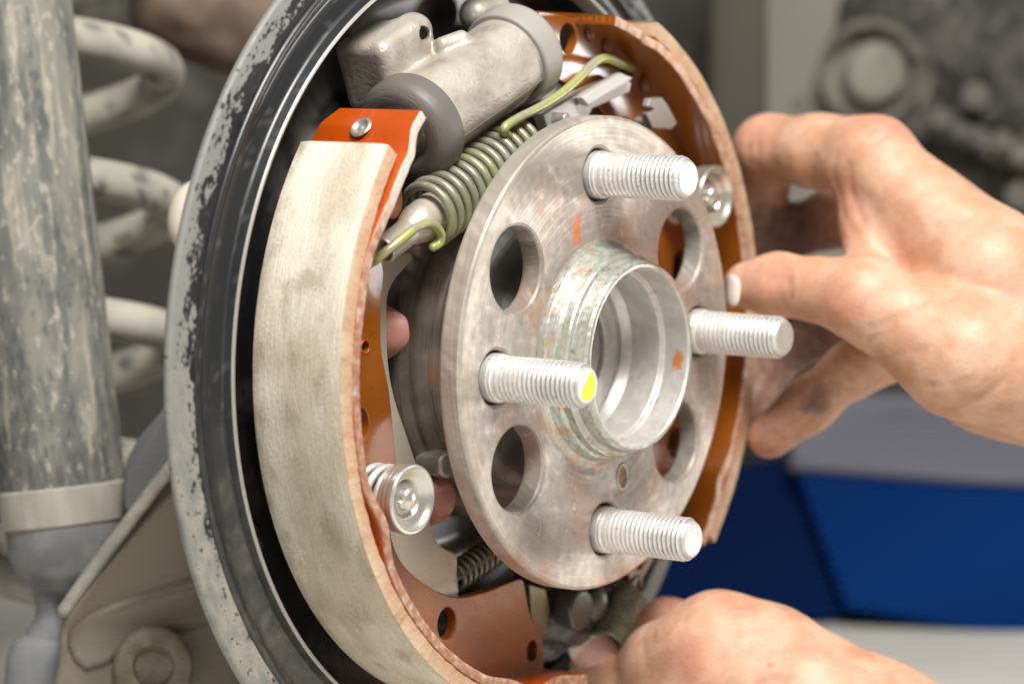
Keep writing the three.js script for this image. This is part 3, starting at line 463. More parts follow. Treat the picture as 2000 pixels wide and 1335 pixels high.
// ------------------------------------------------------------------ wheel hub
{
  const t = thing('wheel_hub', 'round worn steel wheel hub flange with four bright studs and a raised centre ring', 'wheel hub', [0, 0, -7]);
  const studAt = [0, 1, 2, 3].map((k) => polar(92.07 + 90 * k, 49.6));
  const face = plate(arcPts(65.7, 240), -7, 0, [...[147, -145.3, 33, -37].map((a) => [...polar(a, 48), 11.6]), ...studAt.map((p) => [...p, 7.3]), [0, 0, 24.5]], 1.0, 40);
  uvBy(face, (x, y, z) => [x / 140 + 0.5 + z * 0.004, y / 140 + 0.5 + z * 0.003]);
  put('flange', face, M.flange, t, 'flat round flange with large through holes and rust marks');
  // shallow dimple on the face
  { const p = polar(-74, 37.2); put('dimple', new THREE.TorusGeometry(2.6, 0.5, 10, 30).scale(1, 1.35, 0.8).translate(p[0], p[1], -0.05), M.steel, t, 'small rusty dimple in the flange face'); }
  // centre ring: outside crusted, inside machined
  const ringOut = lathe(soften(dense([[33, -0.4], [31.2, 0.2], [29.8, 1.2], [29.3, 2.8], [28.9, 4.2], [28.2, 4.9], [28.1, 7.2], [27.6, 7.8], [26.6, 8.3], [26.3, 12.0], [25.9, 12.9], [25.4, 13.2], [24.6, 13.2]]), 2, 0.15), 300);
  wobble(ringOut, 0.28, 1.6);
  tint(ringOut, (x, y, z) => { const f = fbm(x / 2.2, y / 2.2, z / 1.6, 4), n = fbm(x / 7, y / 7, z / 3, 4), o = fbm(x / 5, y / 5, z / 5 + 30, 3); let c = mix3([0.52, 0.52, 0.46], [0.70, 0.71, 0.66], step(-0.2, 0.25, n)); c = mix3(c, [0.36, 0.42, 0.35], step(0.05, 0.3, 0.5 * f + 0.9 * n) * 0.7); c = mix3(c, [0.58, 0.36, 0.22], step(0.06, 0.3, o) * step(8, 4, z) * 0.7); c = mix3(c, [0.10, 0.13, 0.10], step(0.24, 0.36, f * 0.8 - n * 0.4) * 0.6); c = mix3(c, [0.55, 0.42, 0.33], step(1.2, -0.3, z) * 0.5); return c; });
  const ring = put('centre_ring', ringOut, M.castBright, t, 'raised centre ring crusted with pale green corrosion');
  const ringIn = lathe(soften(dense([[24.7, 13.2], [24.2, 12.6], [24.0, 5.2], [23.3, 4.6], [22.8, 4.2], [22.4, -5], [20.5, -8], [18, -9], [15.4, -9.4], [14.9, -20]]), 3, 0.35), 240);
  tint(ringIn, (x, y, z) => { const n = fbm(x / 6, y / 6, z / 6, 4), f = fbm(x / 1.6, y / 1.6, z / 2.2, 4); let c = mix3([0.60, 0.57, 0.54], [0.74, 0.72, 0.69], step(-0.2, 0.3, n)); c = mix3(c, [0.5, 0.46, 0.42], step(0.1, 0.34, n) * 0.5); const q = Math.hypot((Math.atan2(y, x) / rad + 9) / 7, (z - 9.5) / 2.2); c = mix3(c, [0.75, 0.28, 0.09], step(1.1, 0.5, q + f)); const w2 = step(1.6, 0.6, Math.abs(z - 5)) * step(0.08, 0.3, fbm(x / 5, y / 5, 3, 4)) * 0.6; return mix3(c, [0.36, 0.19, 0.12], w2); });
  put('bore', ringIn, M.bore, ring, 'bright machined bore');
  put('spindle_end', lathe(soften([[14.9, -22], [14.8, -11], [13.2, -9.6], [7, -9.2], [5, -9.8], [0, -10]], 4, 1.2), 96), M.spindle ?? (M.spindle = std({ color: lin(0.46, 0.44, 0.42), metalness: 0.5, roughness: 0.42 })), t, 'grey spindle end deep in the bore');
  // four studs share one shape
  const stud = studShape();
  for (let k = 0; k < 4; k++) {
    const s = new THREE.Mesh(stud.body, M.zincWorn); s.name = 'stud'; s.castShadow = s.receiveShadow = true; s.position.set(studAt[k][0] * MM, studAt[k][1] * MM, 14 * MM); s.rotation.z = k * 1.9; t.add(s);
    const h = new THREE.Mesh(stud.head, M.zinc); h.name = 'stud_head'; h.castShadow = h.receiveShadow = true; s.add(h);
    if (k === 1) { s.userData.label = 'stud with a yellow paint mark on its tip'; const m = new THREE.Mesh(stud.mark, M.yellow); m.name = 'paint_mark'; m.rotation.z = -s.rotation.z; s.add(m); }
  }
}
function arcPts(r, n) { const o = []; for (let i = 0; i < n; i++) o.push(polar(i * 360 / n, r)); return o; }
function dense(p, d = 0.7) { const o = []; for (let i = 0; i < p.length - 1; i++) { const n = Math.max(1, Math.round(Math.hypot(p[i + 1][0] - p[i][0], p[i + 1][1] - p[i][1]) / d)); for (let k = 0; k < n; k++) o.push([mix(p[i][0], p[i + 1][0], k / n), mix(p[i][1], p[i + 1][1], k / n)]); } o.push(p[p.length - 1]); return o; }
function wobble(g, amp, size) { const p = g.attributes.position; for (let i = 0; i < p.count; i++) { const x = p.getX(i), y = p.getY(i), z = p.getZ(i), r = Math.hypot(x, y), k = 1 + amp * fbm(x / size, y / size, z / size, 3) / r; p.setXY(i, x * k, y * k); } g.computeVertexNormals(); return g; }
function studShape() {
  const L = 28.9, n = 64, rows = 250, pos = [], idx = [], col = [];
  const pitch = 1.5, R0 = 6.15, depth = 0.5;
  for (let j = 0; j <= rows; j++) for (let i = 0; i <= n; i++) {
    const z = mix(-1.5, L, j / rows), a = i / n * 2 * Math.PI, f = ((z / pitch - i / n) % 1 + 1) % 1;
    const thread = depth * (Math.abs(2 * f - 1)), worn = step(10, 19, z + 1.5 * N3(Math.cos(a), Math.sin(a), 2));
    let r = R0 - thread * mix(0.38, 1, worn) * step(3.6, 5, z);
    if (z < 3.6) r = R0 + (z < 1.2 ? 0.42 : z < 2.2 ? 0.2 : -0.25) ;
    const ch = (L - z); if (ch < 1.6) r = Math.min(r, 4.9 + ch * 0.72);
    pos.push(r * Math.cos(a), r * Math.sin(a), z);
    const v = 0.78 + 0.12 * (1 - thread / depth) - 0.30 * worn * (thread / depth) - 0.06 * worn - 0.18 * step(2.4, 1.2, z), g2 = fbm(Math.cos(a) * 2, Math.sin(a) * 2, z / 3, 4); const k = v * (1 + 0.25 * g2) * (g2 > 0.33 ? 0.55 : 1); col.push(k, k * 0.985, k * 0.96);
  }
  for (let j = 0; j < rows; j++) for (let i = 0; i < n; i++) { const a = j * (n + 1) + i, b = a + 1, c = a + n + 1, d = c + 1; idx.push(a, b, c, b, d, c); }
  const g = new THREE.BufferGeometry(); g.setAttribute('position', new THREE.Float32BufferAttribute(pos, 3)); g.setAttribute('color', new THREE.Float32BufferAttribute(col, 3)); g.setIndex(idx);
  uvBy(g, (x, y, z) => [Math.atan2(y, x) / 6.283, z / 40]); g.computeVertexNormals();
  const tip = new THREE.LatheGeometry([[4.95, 0], [4.6, 0.35], [4.1, 0.3], [0.0001, 0.22]].map((p) => new THREE.Vector2(p[0], p[1])), 48).rotateX(Math.PI / 2).translate(0, 0, L - 0.02); tint(tip, (x, y, z) => { const k = 0.72 + 0.2 * fbm(x / 2, y / 2, 1, 3); return [k, k * 0.98, k * 0.95]; });
  const body = join([g, tip]); body.translate(0, 0, -7).scale(MM, MM, MM);
  const head = lathe(soften([[0, -13], [7.6, -13], [8.4, -12.2], [8.4, -9.2], [7.6, -8.2], [6.4, -7.4], [6.3, -1.5]], 3, 0.7), 48).translate(0, 0, -7).scale(MM, MM, MM);
  const s = new THREE.Shape(smoothLoop([[-2.4, -2.6], [-0.6, -3.6], [1.9, -3.2], [3.3, -0.6], [3.0, 2.0], [1.9, 3.3], [0.5, 2.6], [-0.4, 0.9], [-1.9, -0.4]], 5).map((p) => new THREE.Vector2(p[0], p[1])));
  const mark = new THREE.ExtrudeGeometry(s, { depth: 0.12, bevelEnabled: true, bevelSize: 0.15, bevelThickness: 0.08, bevelSegments: 2 }).translate(0, 0, L + 0.24 - 7).scale(MM, MM, MM);
  return { body, head, mark };
}

// ------------------------------------------------------------------ hands
function skinColor(reds, darks, creases = []) {
  return (x, y, z, nx, ny, nz) => {
    const n = fbm(x / 11, y / 11, z / 11, 4), f = fbm(x / 2.5, y / 2.5, z / 2.5, 3);
    let c = mix3([0.57, 0.31, 0.195], [0.68, 0.42, 0.295], step(-0.25, 0.3, n));
    let r = 0; for (const q of reds) r = Math.max(r, step(1, 0, Math.hypot(x - q[0], y - q[1], z - q[2]) / q[3])); c = mix3(c, [0.58, 0.24, 0.165], 0.6 * r);
    for (const q of (reds.cuts ?? [])) c = mix3(c, [0.45, 0.04, 0.04], 0.85 * step(1, 0.4, Math.hypot((x - q[0]) * 0.8, y - q[1], (z - q[2]) * 0.8) / q[3]));
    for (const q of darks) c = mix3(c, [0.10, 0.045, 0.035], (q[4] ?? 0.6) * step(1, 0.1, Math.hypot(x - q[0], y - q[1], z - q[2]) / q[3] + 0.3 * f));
    let g = 0; for (const q of creases) { const d = capsule(q, x, y, z); if (d < 3) g = Math.max(g, Math.exp(-Math.pow(Math.max(0, d) / 0.9, 2)) * step(2.4, 0.3, d)); }
    c = mix3(c, [0.30, 0.125, 0.08], 0.2 * g);
    const vein = Math.exp(-Math.pow(N3(x / 15, y / 15, z / 15 + 40) / 0.06, 2)) * 0.10; c = mix3(c, [0.46, 0.30, 0.25], vein);
    const k = 1 + 0.16 * f; return [c[0] * k, c[1] * k, c[2] * k];
  };
}
function onSkin(sdf, pts, depthMm) {                       // a crease: short capsules laid on the skin along a line seen from the front
  const out = []; let prev = null;
  for (const q of pts) { let p = V(q); const v = BACK.clone(); p.addScaledVector(v, 60); for (let i = 0; i < 240; i++) { const d = sdf(p.x, p.y, p.z); if (d < 0.02) break; p.addScaledVector(v, -Math.max(0.05, Math.min(d, 3) * 0.7)); } const c = [p.x, p.y, p.z]; if (prev) out.push([...prev, 0.35, ...c, 0.35]); prev = c; }
  return out;

}
function blend(chains, k) { return (x, y, z) => { let d = 1e9; for (const ch of chains) { let e = 1e9; for (const c of ch) e = smin(e, capsule(c, x, y, z), 5); d = d > 1e8 ? e : smin(d, e, k); } return d; }; }
function nail(at, along, up, w, l, material, parent, th = 1.6, shade = null) {   // a curved nail lying along a finger
  const a = V(along).normalize(), u = V(up).addScaledVector(a, -V(up).dot(a)).normalize(), s = new THREE.Vector3().crossVectors(u, a);
  const g = new THREE.SphereGeometry(1, 40, 24); const p = g.attributes.position;
  for (let i = 0; i < p.count; i++) { let x = p.getX(i), y = p.getY(i), z = p.getZ(i); const sq = (q) => Math.sign(q) * Math.pow(Math.abs(q), 0.72); x = sq(x); z = sq(z); p.setXYZ(i, x * w, y * th - 0.3 * x * x * w, z * l); }
  g.computeVertexNormals();
  tint(g, shade ?? ((x, y, z) => { const q = z / l + 0.25 * (x / w) * (x / w); return mix3([0.62, 0.33, 0.27], [0.80, 0.68, 0.58], step(0.5, 0.66, q)); }));
  g.applyMatrix4(new THREE.Matrix4().makeBasis(s, u, a)).translate(at[0], at[1], at[2]);
  return put('nail', g, material, parent);
}
{
  const wrist = [118.3, -0.7, 86.2];
  const t = thing('person_hand', 'bare hand reaching in behind the far shoe, thumb on its edge, fingers curled', 'hand', wrist, 'hands of the mechanic');
  const palm = [bone([106.5, 50.7, 24], 11, [106.5, 18.8, 64.5], 17.6), bone([106.5, 18.8, 64.5], 17.6, [117.3, -9, 94.9], 18.1), bone([79.2, 10.5, 38.6], 11.6, [90.6, -4.1, 64], 18), bone([90.6, -4.1, 64], 18, [119.9, -21.3, 94], 16.1), bone([107.9, 30.6, 36.7], 12.8, [109.3, 4.9, 67.5], 21), bone([135.3, 23.7, 24.3], 13.2, [137.8, -1.5, 53.2], 18.6), bone([116.9, -11.4, 60.6], 20, [132.1, -20.5, 83.3], 18.2)];
  const index = [bone([109.4, 51.5, 24.5], 11, [113.3, 51.3, 2.4], 10.7), bone([113.3, 51.3, 2.4], 10.7, [117.1, 51.5, -18], 10), bone([117.1, 51.5, -18], 9.6, [129.3, 28.1, -29.3], 8.1), bone([129.3, 28.1, -29.3], 8.1, [130.4, 10.1, -31.3], 6.8)];
  const web = [bone([108.3, 46.7, 17], 7.1, [103.9, 30.3, 24.4], 6.1), bone([103.9, 30.3, 24.4], 5.5, [90.1, 16.4, 32], 6.6)];
  const thumb = [bone([77.3, 11.2, 39.3], 11.3, [78.4, 12.9, 23.3], 8.7), bone([78.4, 12.9, 23.3], 8.7, [78.3, 13.7, 9.4], 8.6), bone([78.3, 13.7, 9.4], 8.6, [77.4, 13.2, -0.3], 7.3)];
  const middle = [bone([139.5, 31.3, 21.9], 11, [139.6, 30.1, -5.2], 9.3), bone([139.6, 30.1, -5.2], 9, [137.7, 21.1, -30.1], 8.1), bone([137.7, 21.1, -30.1], 8.1, [131.9, 0, -34], 7.2)];
  const ring = [bone([150.3, 1.6, 18.4], 11.5, [144.9, -6.2, -11.5], 8.1), bone([144.9, -6.2, -11.5], 8.1, [137, -16.4, -27.4], 7.5), bone([137, -16.4, -27.4], 7.5, [127.8, -30.4, -30.4], 6.5)];
  const little = [bone([120.2, -4.4, 33], 11.1, [110.4, -14.1, 17.8], 7.8), bone([110.1, -13.2, 17.3], 7.8, [104.5, -25.1, 5], 7.8), bone([104.5, -25.1, 5], 7.3, [98.5, -34.7, -4.9], 7)];
  const dP = blend([palm], 14), dF = [index, thumb, middle, ring, little].map((c) => { const b = blend([c], 5); return b; });
  const base = (x, y, z) => {
    let palmD = dP(x, y, z); let d = palmD;
    for (const w of web) d = smin(d, capsule(w, x, y, z), 9);
    for (const f of dF) d = smin(d, f(x, y, z), 6);
    if (d > 12) return d;
    return d + 0.12 * N3(x / 6, y / 6, z / 6) + 0.35 * N3(x / 17, y / 17, z / 17);
  };
  const lines = [
    [[66.7, 23.1, 19], [65.7, 17.5, 18.7], [65.3, 10.2, 19.5]], [[65.8, 22.8, 17.9], [64.7, 16.8, 17.4], [64.2, 8.7, 18.3]], [[64.7, 22.5, 16.3], [63.6, 16.8, 16], [63.1, 8.7, 16.9]], [[67.5, 22, 20.3], [66.7, 16.1, 20.3], [66.6, 11.6, 21.1]],
    [[63.4, 3.9, 35.2], [66.6, -0.2, 40.5], [70.1, 0.4, 45.2], [74.3, 3.9, 50.3]], [[64.6, -3.4, 38.3], [71.3, -4.9, 47.9], [78.5, -1.7, 57.2]], [[71.7, -10.7, 49.5], [78.4, -12.5, 59.1], [85.5, -10.4, 68.5]], [[70.4, 3.9, 45], [75.9, 7.1, 51.9], [80.6, 11.9, 57.5]], [[80.4, -19.5, 63.1], [85.8, -16.6, 70.1], [90.6, -10.7, 75.6]],
    [[87.4, 52.4, 24.8], [86.5, 44.9, 25.1], [87, 36, 27.5], [88.9, 25.9, 31.9]], [[89.1, 49.4, 27.7], [89, 40.5, 29.2], [89.9, 33, 31.9]], [[92.4, 51.9, 14.6], [91.6, 47.4, 14.4], [91.9, 43.2, 15.7]],
    [[92.4, 61.3, 30], [93.6, 59.6, 32], [95.1, 59.9, 34]], [[93, 58.1, 31.5], [94.9, 57.2, 34.2], [96.7, 58.1, 36.6]], [[93.8, 55.4, 33.1], [95.8, 54.8, 35.9]],
    [[107, 56.3, -17.4], [105.9, 51.9, -18.2], [106, 47.3, -17.1]], [[108.5, 58.2, -15.8], [107.4, 52.7, -16.2], [107.4, 45.7, -15]], [[86.4, -13.7, 19], [88.3, -17.4, 22.3]], [[82.4, -19, 14.4], [84.2, -23.5, 17.8]], [[90.5, -8.4, 23.5], [92.5, -13.7, 27.3]]];
  const creases = lines.flatMap((l) => onSkin(base, l));
  const sdf = (x, y, z) => { let d = base(x, y, z); if (Math.abs(d) > 3) return d; for (const c of creases) { const q = capsule(c, x, y, z); if (q < 3) d += 0.2 * Math.exp(-Math.pow(Math.max(0, q) / 1.1, 2)); } return d; };
  const [lo, hi] = bounds([...palm, ...index, ...thumb, ...middle, ...ring, ...little], 3);
  const reds = [[...[105.2, 60.2, 30.7], 18], [...[110.9, 51.7, -19.8], 20], [...[93, -33.9, -2.5], 16], [...[94.6, 36.8, 20.5], 16], [...[65.8, 9.7, 37.5], 12], [...[71.4, 13.6, 10.1], 14]];
  const darks = [[...[94.3, -23.3, 14.5], 13, 0.6], [...[87, -32.7, 2.9], 6, 0.5], [...[93.8, -18.7, 13], 10, 0.4], [...[99, -25.1, -2.6], 14, 0.55], [...[131.5, -12, -18.5], 26, 0.9], [...[120.8, -29.2, -25], 20, 0.8], [...[137.8, -5.6, -11.1], 20, 0.85], [...[131.6, 25.3, -15.3], 26, 0.8], [...[91.1, -35.1, -1.3], 8, 0.35], [...[96.8, -23.8, 11.2], 6, 0.55], [...[133.8, 16.5, -27.7], 24, 0.85], [...[126.7, 26.6, -29.2], 18, 0.7], [...[97.4, -9.3, 19.6], 7, 0.35]];  // finger grease, plus shade on the middle and ring fingers painted in
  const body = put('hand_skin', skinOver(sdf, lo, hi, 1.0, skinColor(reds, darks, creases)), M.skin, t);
  nail([70.8, 11.8, -2.4], [0.05, 1, 0.02], [-0.95 * RIGHT.x + 0.25 * BACK.x, 0.05, -0.95 * RIGHT.z + 0.25 * BACK.z], 4.4, 5.0, M.nail, body, 1.3, () => [0.78, 0.66, 0.60]);
}
{
  const t = thing('person_hand', 'pale bare hand under the hub, thumb nail pressed against the lower shoe end', 'hand', [88.5, -127.5, 53.9], 'hands of the mechanic');
  const fist = [bone([43.2, -98.9, -3.7], 17.4, [46.8, -93.8, 10.5], 19.6), bone([46.8, -93.8, 10.5], 19.6, [50.7, -98.9, 20.4], 22), bone([50.7, -98.9, 20.4], 22, [63.1, -115.9, 50.9], 24.5), bone([63.1, -115.9, 50.9], 24.5, [74.9, -136.1, 78], 27.9), bone([40.9, -110.2, 2.1], 19.4, [57.2, -123.5, 37.4], 25.2)];
  const thumb = [bone([41.3, -115.1, 0.1], 11.4, [39.1, -107.6, -14.6], 9.9), bone([39.1, -107.6, -14.6], 9.6, [38.6, -101.3, -23.4], 8.8), bone([38.6, -101.3, -23.4], 8.8, [38.2, -96.9, -28.2], 7.6)];
  const back = [bone([73.5, -92.3, -4.4], 9.2, [68, -89.7, -22.8], 6.8), bone([68, -89.7, -22.8], 6.8, [61.5, -96.6, -30.3], 6.2)];
  const dA = blend([fist], 18), dB = blend([thumb], 6), dC = blend([back], 6);
  const base = (x, y, z) => { let d = smin(dA(x, y, z), dB(x, y, z), 3); d = smin(d, dC(x, y, z), 4); if (d > 10) return d; return d + 0.12 * N3(x / 6, y / 6, z / 6) + 0.6 * N3(x / 15, y / 15, z / 15); };
  const lines = [[[41.6, -84.7, 39.3], [43.2, -85.9, 41.8], [45.1, -85.3, 44.3]], [[42.6, -87.9, 41.3], [44.7, -87.9, 44.2], [47, -86.6, 47.1]], [[31.2, -75.2, 23.2], [33.2, -74.3, 25.7], [35.3, -74.9, 28.7]], [[31.7, -76.6, 24.1], [34.1, -76.1, 27.3], [35.7, -76.4, 29.6]], [[28.2, -72.9, 18.6], [30.1, -72.3, 21.1]], [[33.9, -94.5, 30.6], [36.6, -93.4, 34], [39.5, -93.9, 38.2]], [[49.6, -90.2, 51.4], [52.9, -91.9, 56.3], [56.2, -92.8, 61]], [[17.2, -81.5, 5.1], [16.1, -86.6, 4.5], [16.1, -91.6, 5.5]], [[18.6, -81, 6.9], [17.8, -84.7, 6.5]], [[28.5, -98.9, -10.3], [29.8, -97.2, -8.8]]];
  const creases = lines.flatMap((l) => onSkin(base, l));
  const sdf = (x, y, z) => { let d = base(x, y, z); if (Math.abs(d) > 3) return d; for (const c of creases) { const q = capsule(c, x, y, z); if (q < 3) d += 0.14 * Math.exp(-Math.pow(Math.max(0, q) / 1.0, 2)); } return d; };
  const [lo, hi] = bounds([...fist, ...thumb, ...back], 3);
  const reds = [[...[35, -89.3, 34.6], 1.8], [...[28.3, -90, 11.8], 14], [...[44, -77.8, 17.4], 10], [...[62.2, -87.7, -20.8], 14], [...[30.6, -93.2, 36], 8], [...[34.8, -97.1, -22.6], 9]];
  reds.cuts = [[...[33.9, -89.4, 34.8], 1.1], [...[34.6, -88.8, 35.5], 0.9], [...[35.3, -88.4, 36.4], 0.6]];
  const body = put('hand_skin', skinOver(sdf, lo, hi, 1.0, skinColor(reds, [[...[36.6, -106.1, -18.3], 9, 0.35]], creases)), M.skin, t);
  nail([31.1, -93.2, -23.2], [-0.62 * RIGHT.x, 0.62, -0.62 * RIGHT.z], [BACK.x - 0.45 * RIGHT.x, 0.3, BACK.z - 0.45 * RIGHT.z], 6.6, 8, M.nail, body, 1.5);
}
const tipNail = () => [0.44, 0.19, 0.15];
function fingertip(a, b, r, label, nailAt, along, up, w, l) {
  const t = thing('person_fingertip', label, 'fingertip', a, 'fingertips of the mechanic');
  const c = [bone(a, r, b, r * 1.1), bone(b, r * 1.1, [b[0] - 26, b[1] + 2, b[2] - 22], r * 1.2)], d = blend([c], 4);
  const [lo, hi] = bounds(c, 3);
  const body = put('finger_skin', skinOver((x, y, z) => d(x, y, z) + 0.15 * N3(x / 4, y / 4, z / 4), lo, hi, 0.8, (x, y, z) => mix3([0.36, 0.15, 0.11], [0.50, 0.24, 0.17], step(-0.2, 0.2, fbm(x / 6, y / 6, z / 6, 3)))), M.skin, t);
  nail(nailAt, along, up, w, l, M.nailDull ?? (M.nailDull = std({ vertexColors: true, roughness: 0.5 })), body, 1.3, tipNail);
}
fingertip([-53.4, 8.4, -36], [-49.2, 7.3, -44], 7.3, 'pink fingertip showing past the inner edge of the near shoe, above the hold-down cup', [-57.6, 9.1, -31], [RIGHT.x, 0.1, RIGHT.z], [BACK.x, 0.15, BACK.z], 5.6, 6.5);
fingertip([-34.5, -39.1, -34], [-33, -40.1, -42], 7.4, 'reddish fingertip showing behind the near hold-down cup', [-39.2, -38, -29], [RIGHT.x, 0.0, RIGHT.z], [BACK.x, 0.1, BACK.z], 5.4, 6);

// ------------------------------------------------------------------ suspension behind
{
  const b = [-41.3, -56.8, -166.1], a = [-36.9, 115.4, -193.1];
  const t = thing('shock_absorber', 'dusty grey shock absorber tube streaked with dried mud, beside the backing plate', 'shock absorber', b);
  const d = V(a).sub(V(b)).normalize(), k = (s) => [b[0] + d.x * s, b[1] + d.y * s, b[2] + d.z * s];
  const body = new THREE.CylinderGeometry(18.8, 18.9, 230, 72, 1, true).translate(0, 115, 0).applyMatrix4(frame(b, a));
  put('tube', body, M.shock, t);
  put('dust_band', tint(turned(soften([[18.9, -2], [19.3, -1.6], [19.4, 9], [18.9, 9.6]], 3, 0.4), b, a, 72), (x, y, z) => { const n = fbm(x / 5, y / 5, z / 5, 3); return mix3([0.36, 0.33, 0.28], [0.44, 0.41, 0.36], step(-0.2, 0.2, n)); }), M.dustGrey, t, 'pale dust ring round the tube');
  const grey = (x, y, z) => { const n = fbm(x / 8, y / 8, z / 8, 4); return mix3([0.16, 0.165, 0.17], [0.25, 0.25, 0.245], step(-0.25, 0.3, n)); };
  put('lower_cup', tint(turned(soften([[18.6, 0], [18.4, -10], [15.5, -18], [10, -22], [4, -23.2], [0, -23.4]], 4, 3), b, a, 72), grey), M.dustGrey, t);
  const n0 = [-48.7, -77.4, -165.6], n1 = [-50, -89.5, -165], n2 = [-53.7, -118.4, -164.6];
  put('rod_neck', tint(turned(soften([[6.5, -2], [4.2, 5], [4.4, 9], [8, 14]], 5, 4), n0, n1, 48), grey), M.dustGrey, t);
  put('bushing', tint(turned(soften([[0, 0], [6, 0.6], [10.5, 3.4], [12.4, 9], [12.6, 40]], 5, 3), n1, n2, 48), (x, y, z) => mix3(grey(x, y, z), [0.30, 0.31, 0.33], 0.5)), M.dustGrey, t);
}
{
  const a = [31.5, 140.1, -240.6], b = [18.5, -93.5, -213.8];
  const t = thing('coil_spring', 'thick dusty suspension coil spring behind the shock absorber', 'coil spring', b);
  const pts = helix(b, a, 34, 5.35, 28, 2.2);
  put('coil', tint(tube(pts, 6.6, 500, 18), (x, y, z, nx, ny, nz) => { const n = fbm(x / 14, y / 14, z / 14, 4), f = fbm(x / 6, y / 6, z / 6, 3); let c = mix3([0.33, 0.315, 0.27], [0.46, 0.43, 0.36], step(-0.25, 0.3, n)); return mix3(c, [0.06, 0.06, 0.065], step(0.14, 0.3, f - 0.3 * n) * 0.85); }), M.dustGrey, t);
}
{
  const o = [-45.8, -59.1, -120.4];
  const t = thing('trailing_arm', 'broad dusty brown pressed steel trailing arm below the shock absorber', 'trailing arm', o);
  const col = (x, y, z) => { const n = fbm(x / 22, y / 22, z / 22, 4), f = fbm(x / 5, y / 5, z / 5, 3); let c = mix3([0.155, 0.125, 0.088], [0.27, 0.235, 0.185], step(-0.25, 0.3, n + 0.4 * f)); return mix3(c, [0.36, 0.33, 0.28], step(0.12, 0.3, f) * 0.4); };
  const ex = (pts, d, z, bv) => new THREE.ExtrudeGeometry(new THREE.Shape(smoothLoop(pts, 3).map((p) => new THREE.Vector2(p[0], p[1]))), { depth: d, bevelEnabled: true, bevelThickness: bv, bevelSize: bv, bevelSegments: 4, curveSegments: 12 }).translate(0, 0, z);
  const Q = [[-26.7, -16.6], [-13.4, -0.3], [0, 15.6], [14.8, 32.6], [34.1, 32.6], [34.1, -56.4], [-29.7, -56.4], [-28.9, -35.6], [-27.9, -23.7]];
  put('arm_face', tint(facing(ex(Q, 20, -24, 2.5), o, 8, -6), col), M.dustGrey, t);
  const rimPts = [[-29.8, -19.2], [-22.9, -9.2], [-13.3, 3.7], [-1.5, 19.2], [14.8, 38.4]].map((p, i) => [p[0], p[1], 4 - i]);
  const rg = tube(rimPts, 2.1, 80, 14); put('rolled_edge', tint(facing(rg, o), (x, y, z) => mix3([0.30, 0.285, 0.25], [0.42, 0.38, 0.32], step(-0.2, 0.25, fbm(x / 7, y / 7, z / 7, 3)))), M.dustGrey, t);
  const up = [[-13, 23.4], [0, 40.7], [16.6, 63.4], [28.7, 54.3], [10.6, 30.2], [-4.5, 11.3], [-12.1, 6]];
  put('upper_flange', tint(facing(ex(up, 6, -22, 1.2), o), (x, y, z) => mix3([0.11, 0.115, 0.12], [0.17, 0.17, 0.165], step(-0.2, 0.3, fbm(x / 9, y / 9, z / 9, 3)))), M.dustGrey, t);
  put('pressed_rib', tint(facing(join([ex([[-26.5, -26.5], [-5.9, -16.2], [33.9, -8.8], [33.9, -16.9], [-4.4, -24.3], [-22.8, -33.9]], 1, -2.2, 2.2)]), o, 8, -6), col), M.dustGrey, t);
  const be = [-61.8, -91.5, -112.3], be2 = [-38.1, -100.4, -136.2];
  put('boss', tint(turned(soften([[11.5, 30], [11.5, 2], [10.6, 0.4], [6, 0], [5.4, 2.5], [0, 2.5]], 3, 0.8).reverse(), be, be2, 48), (x, y, z) => mix3([0.17, 0.14, 0.10], [0.26, 0.22, 0.17], step(-0.2, 0.3, fbm(x / 5, y / 5, z / 5, 3)))), M.dustGrey, t);
}
{
  const p = [-19.5, 34.1, -136.2];
  const t = thing('rubber_cap', 'pale cream rounded cap peeping out behind the backing plate', 'cap', p);
  put('cap_shell', tint(new THREE.SphereGeometry(1, 40, 28).scale(6.2, 10.5, 7).rotateZ(-0.35).translate(...[-18.6, 33.8, -135]), () => [0.68, 0.60, 0.50]), M.dustGrey, t);
}
{
  const o = [75.5, 93.6, -205.2];
  const t = thing('axle_bracket', 'brown blurred casting under the car, behind the top of the plate', 'bracket', o);
  const c1 = bone([66.7, 95.3, -217.7], 16, [78.9, 86.9, -199.3], 15), c2 = bone([81.3, 107.2, -217], 22, [96, 91.9, -193.7], 18), c3 = bone([78.9, 86.9, -199.3], 12, [90.8, 76.6, -189.5], 10), d = blend([[c1, c2, c3]], 8), [lo, hi] = bounds([c1, c2, c3]);
  put('casting', skinOver((x, y, z) => d(x, y, z) + 1.6 * N3(x / 12, y / 12, z / 12), lo, hi, 2, (x, y, z) => mix3([0.10, 0.065, 0.045], [0.19, 0.13, 0.09], step(-0.2, 0.3, fbm(x / 14, y / 14, z / 14, 3)))), M.dustGrey, t);
}

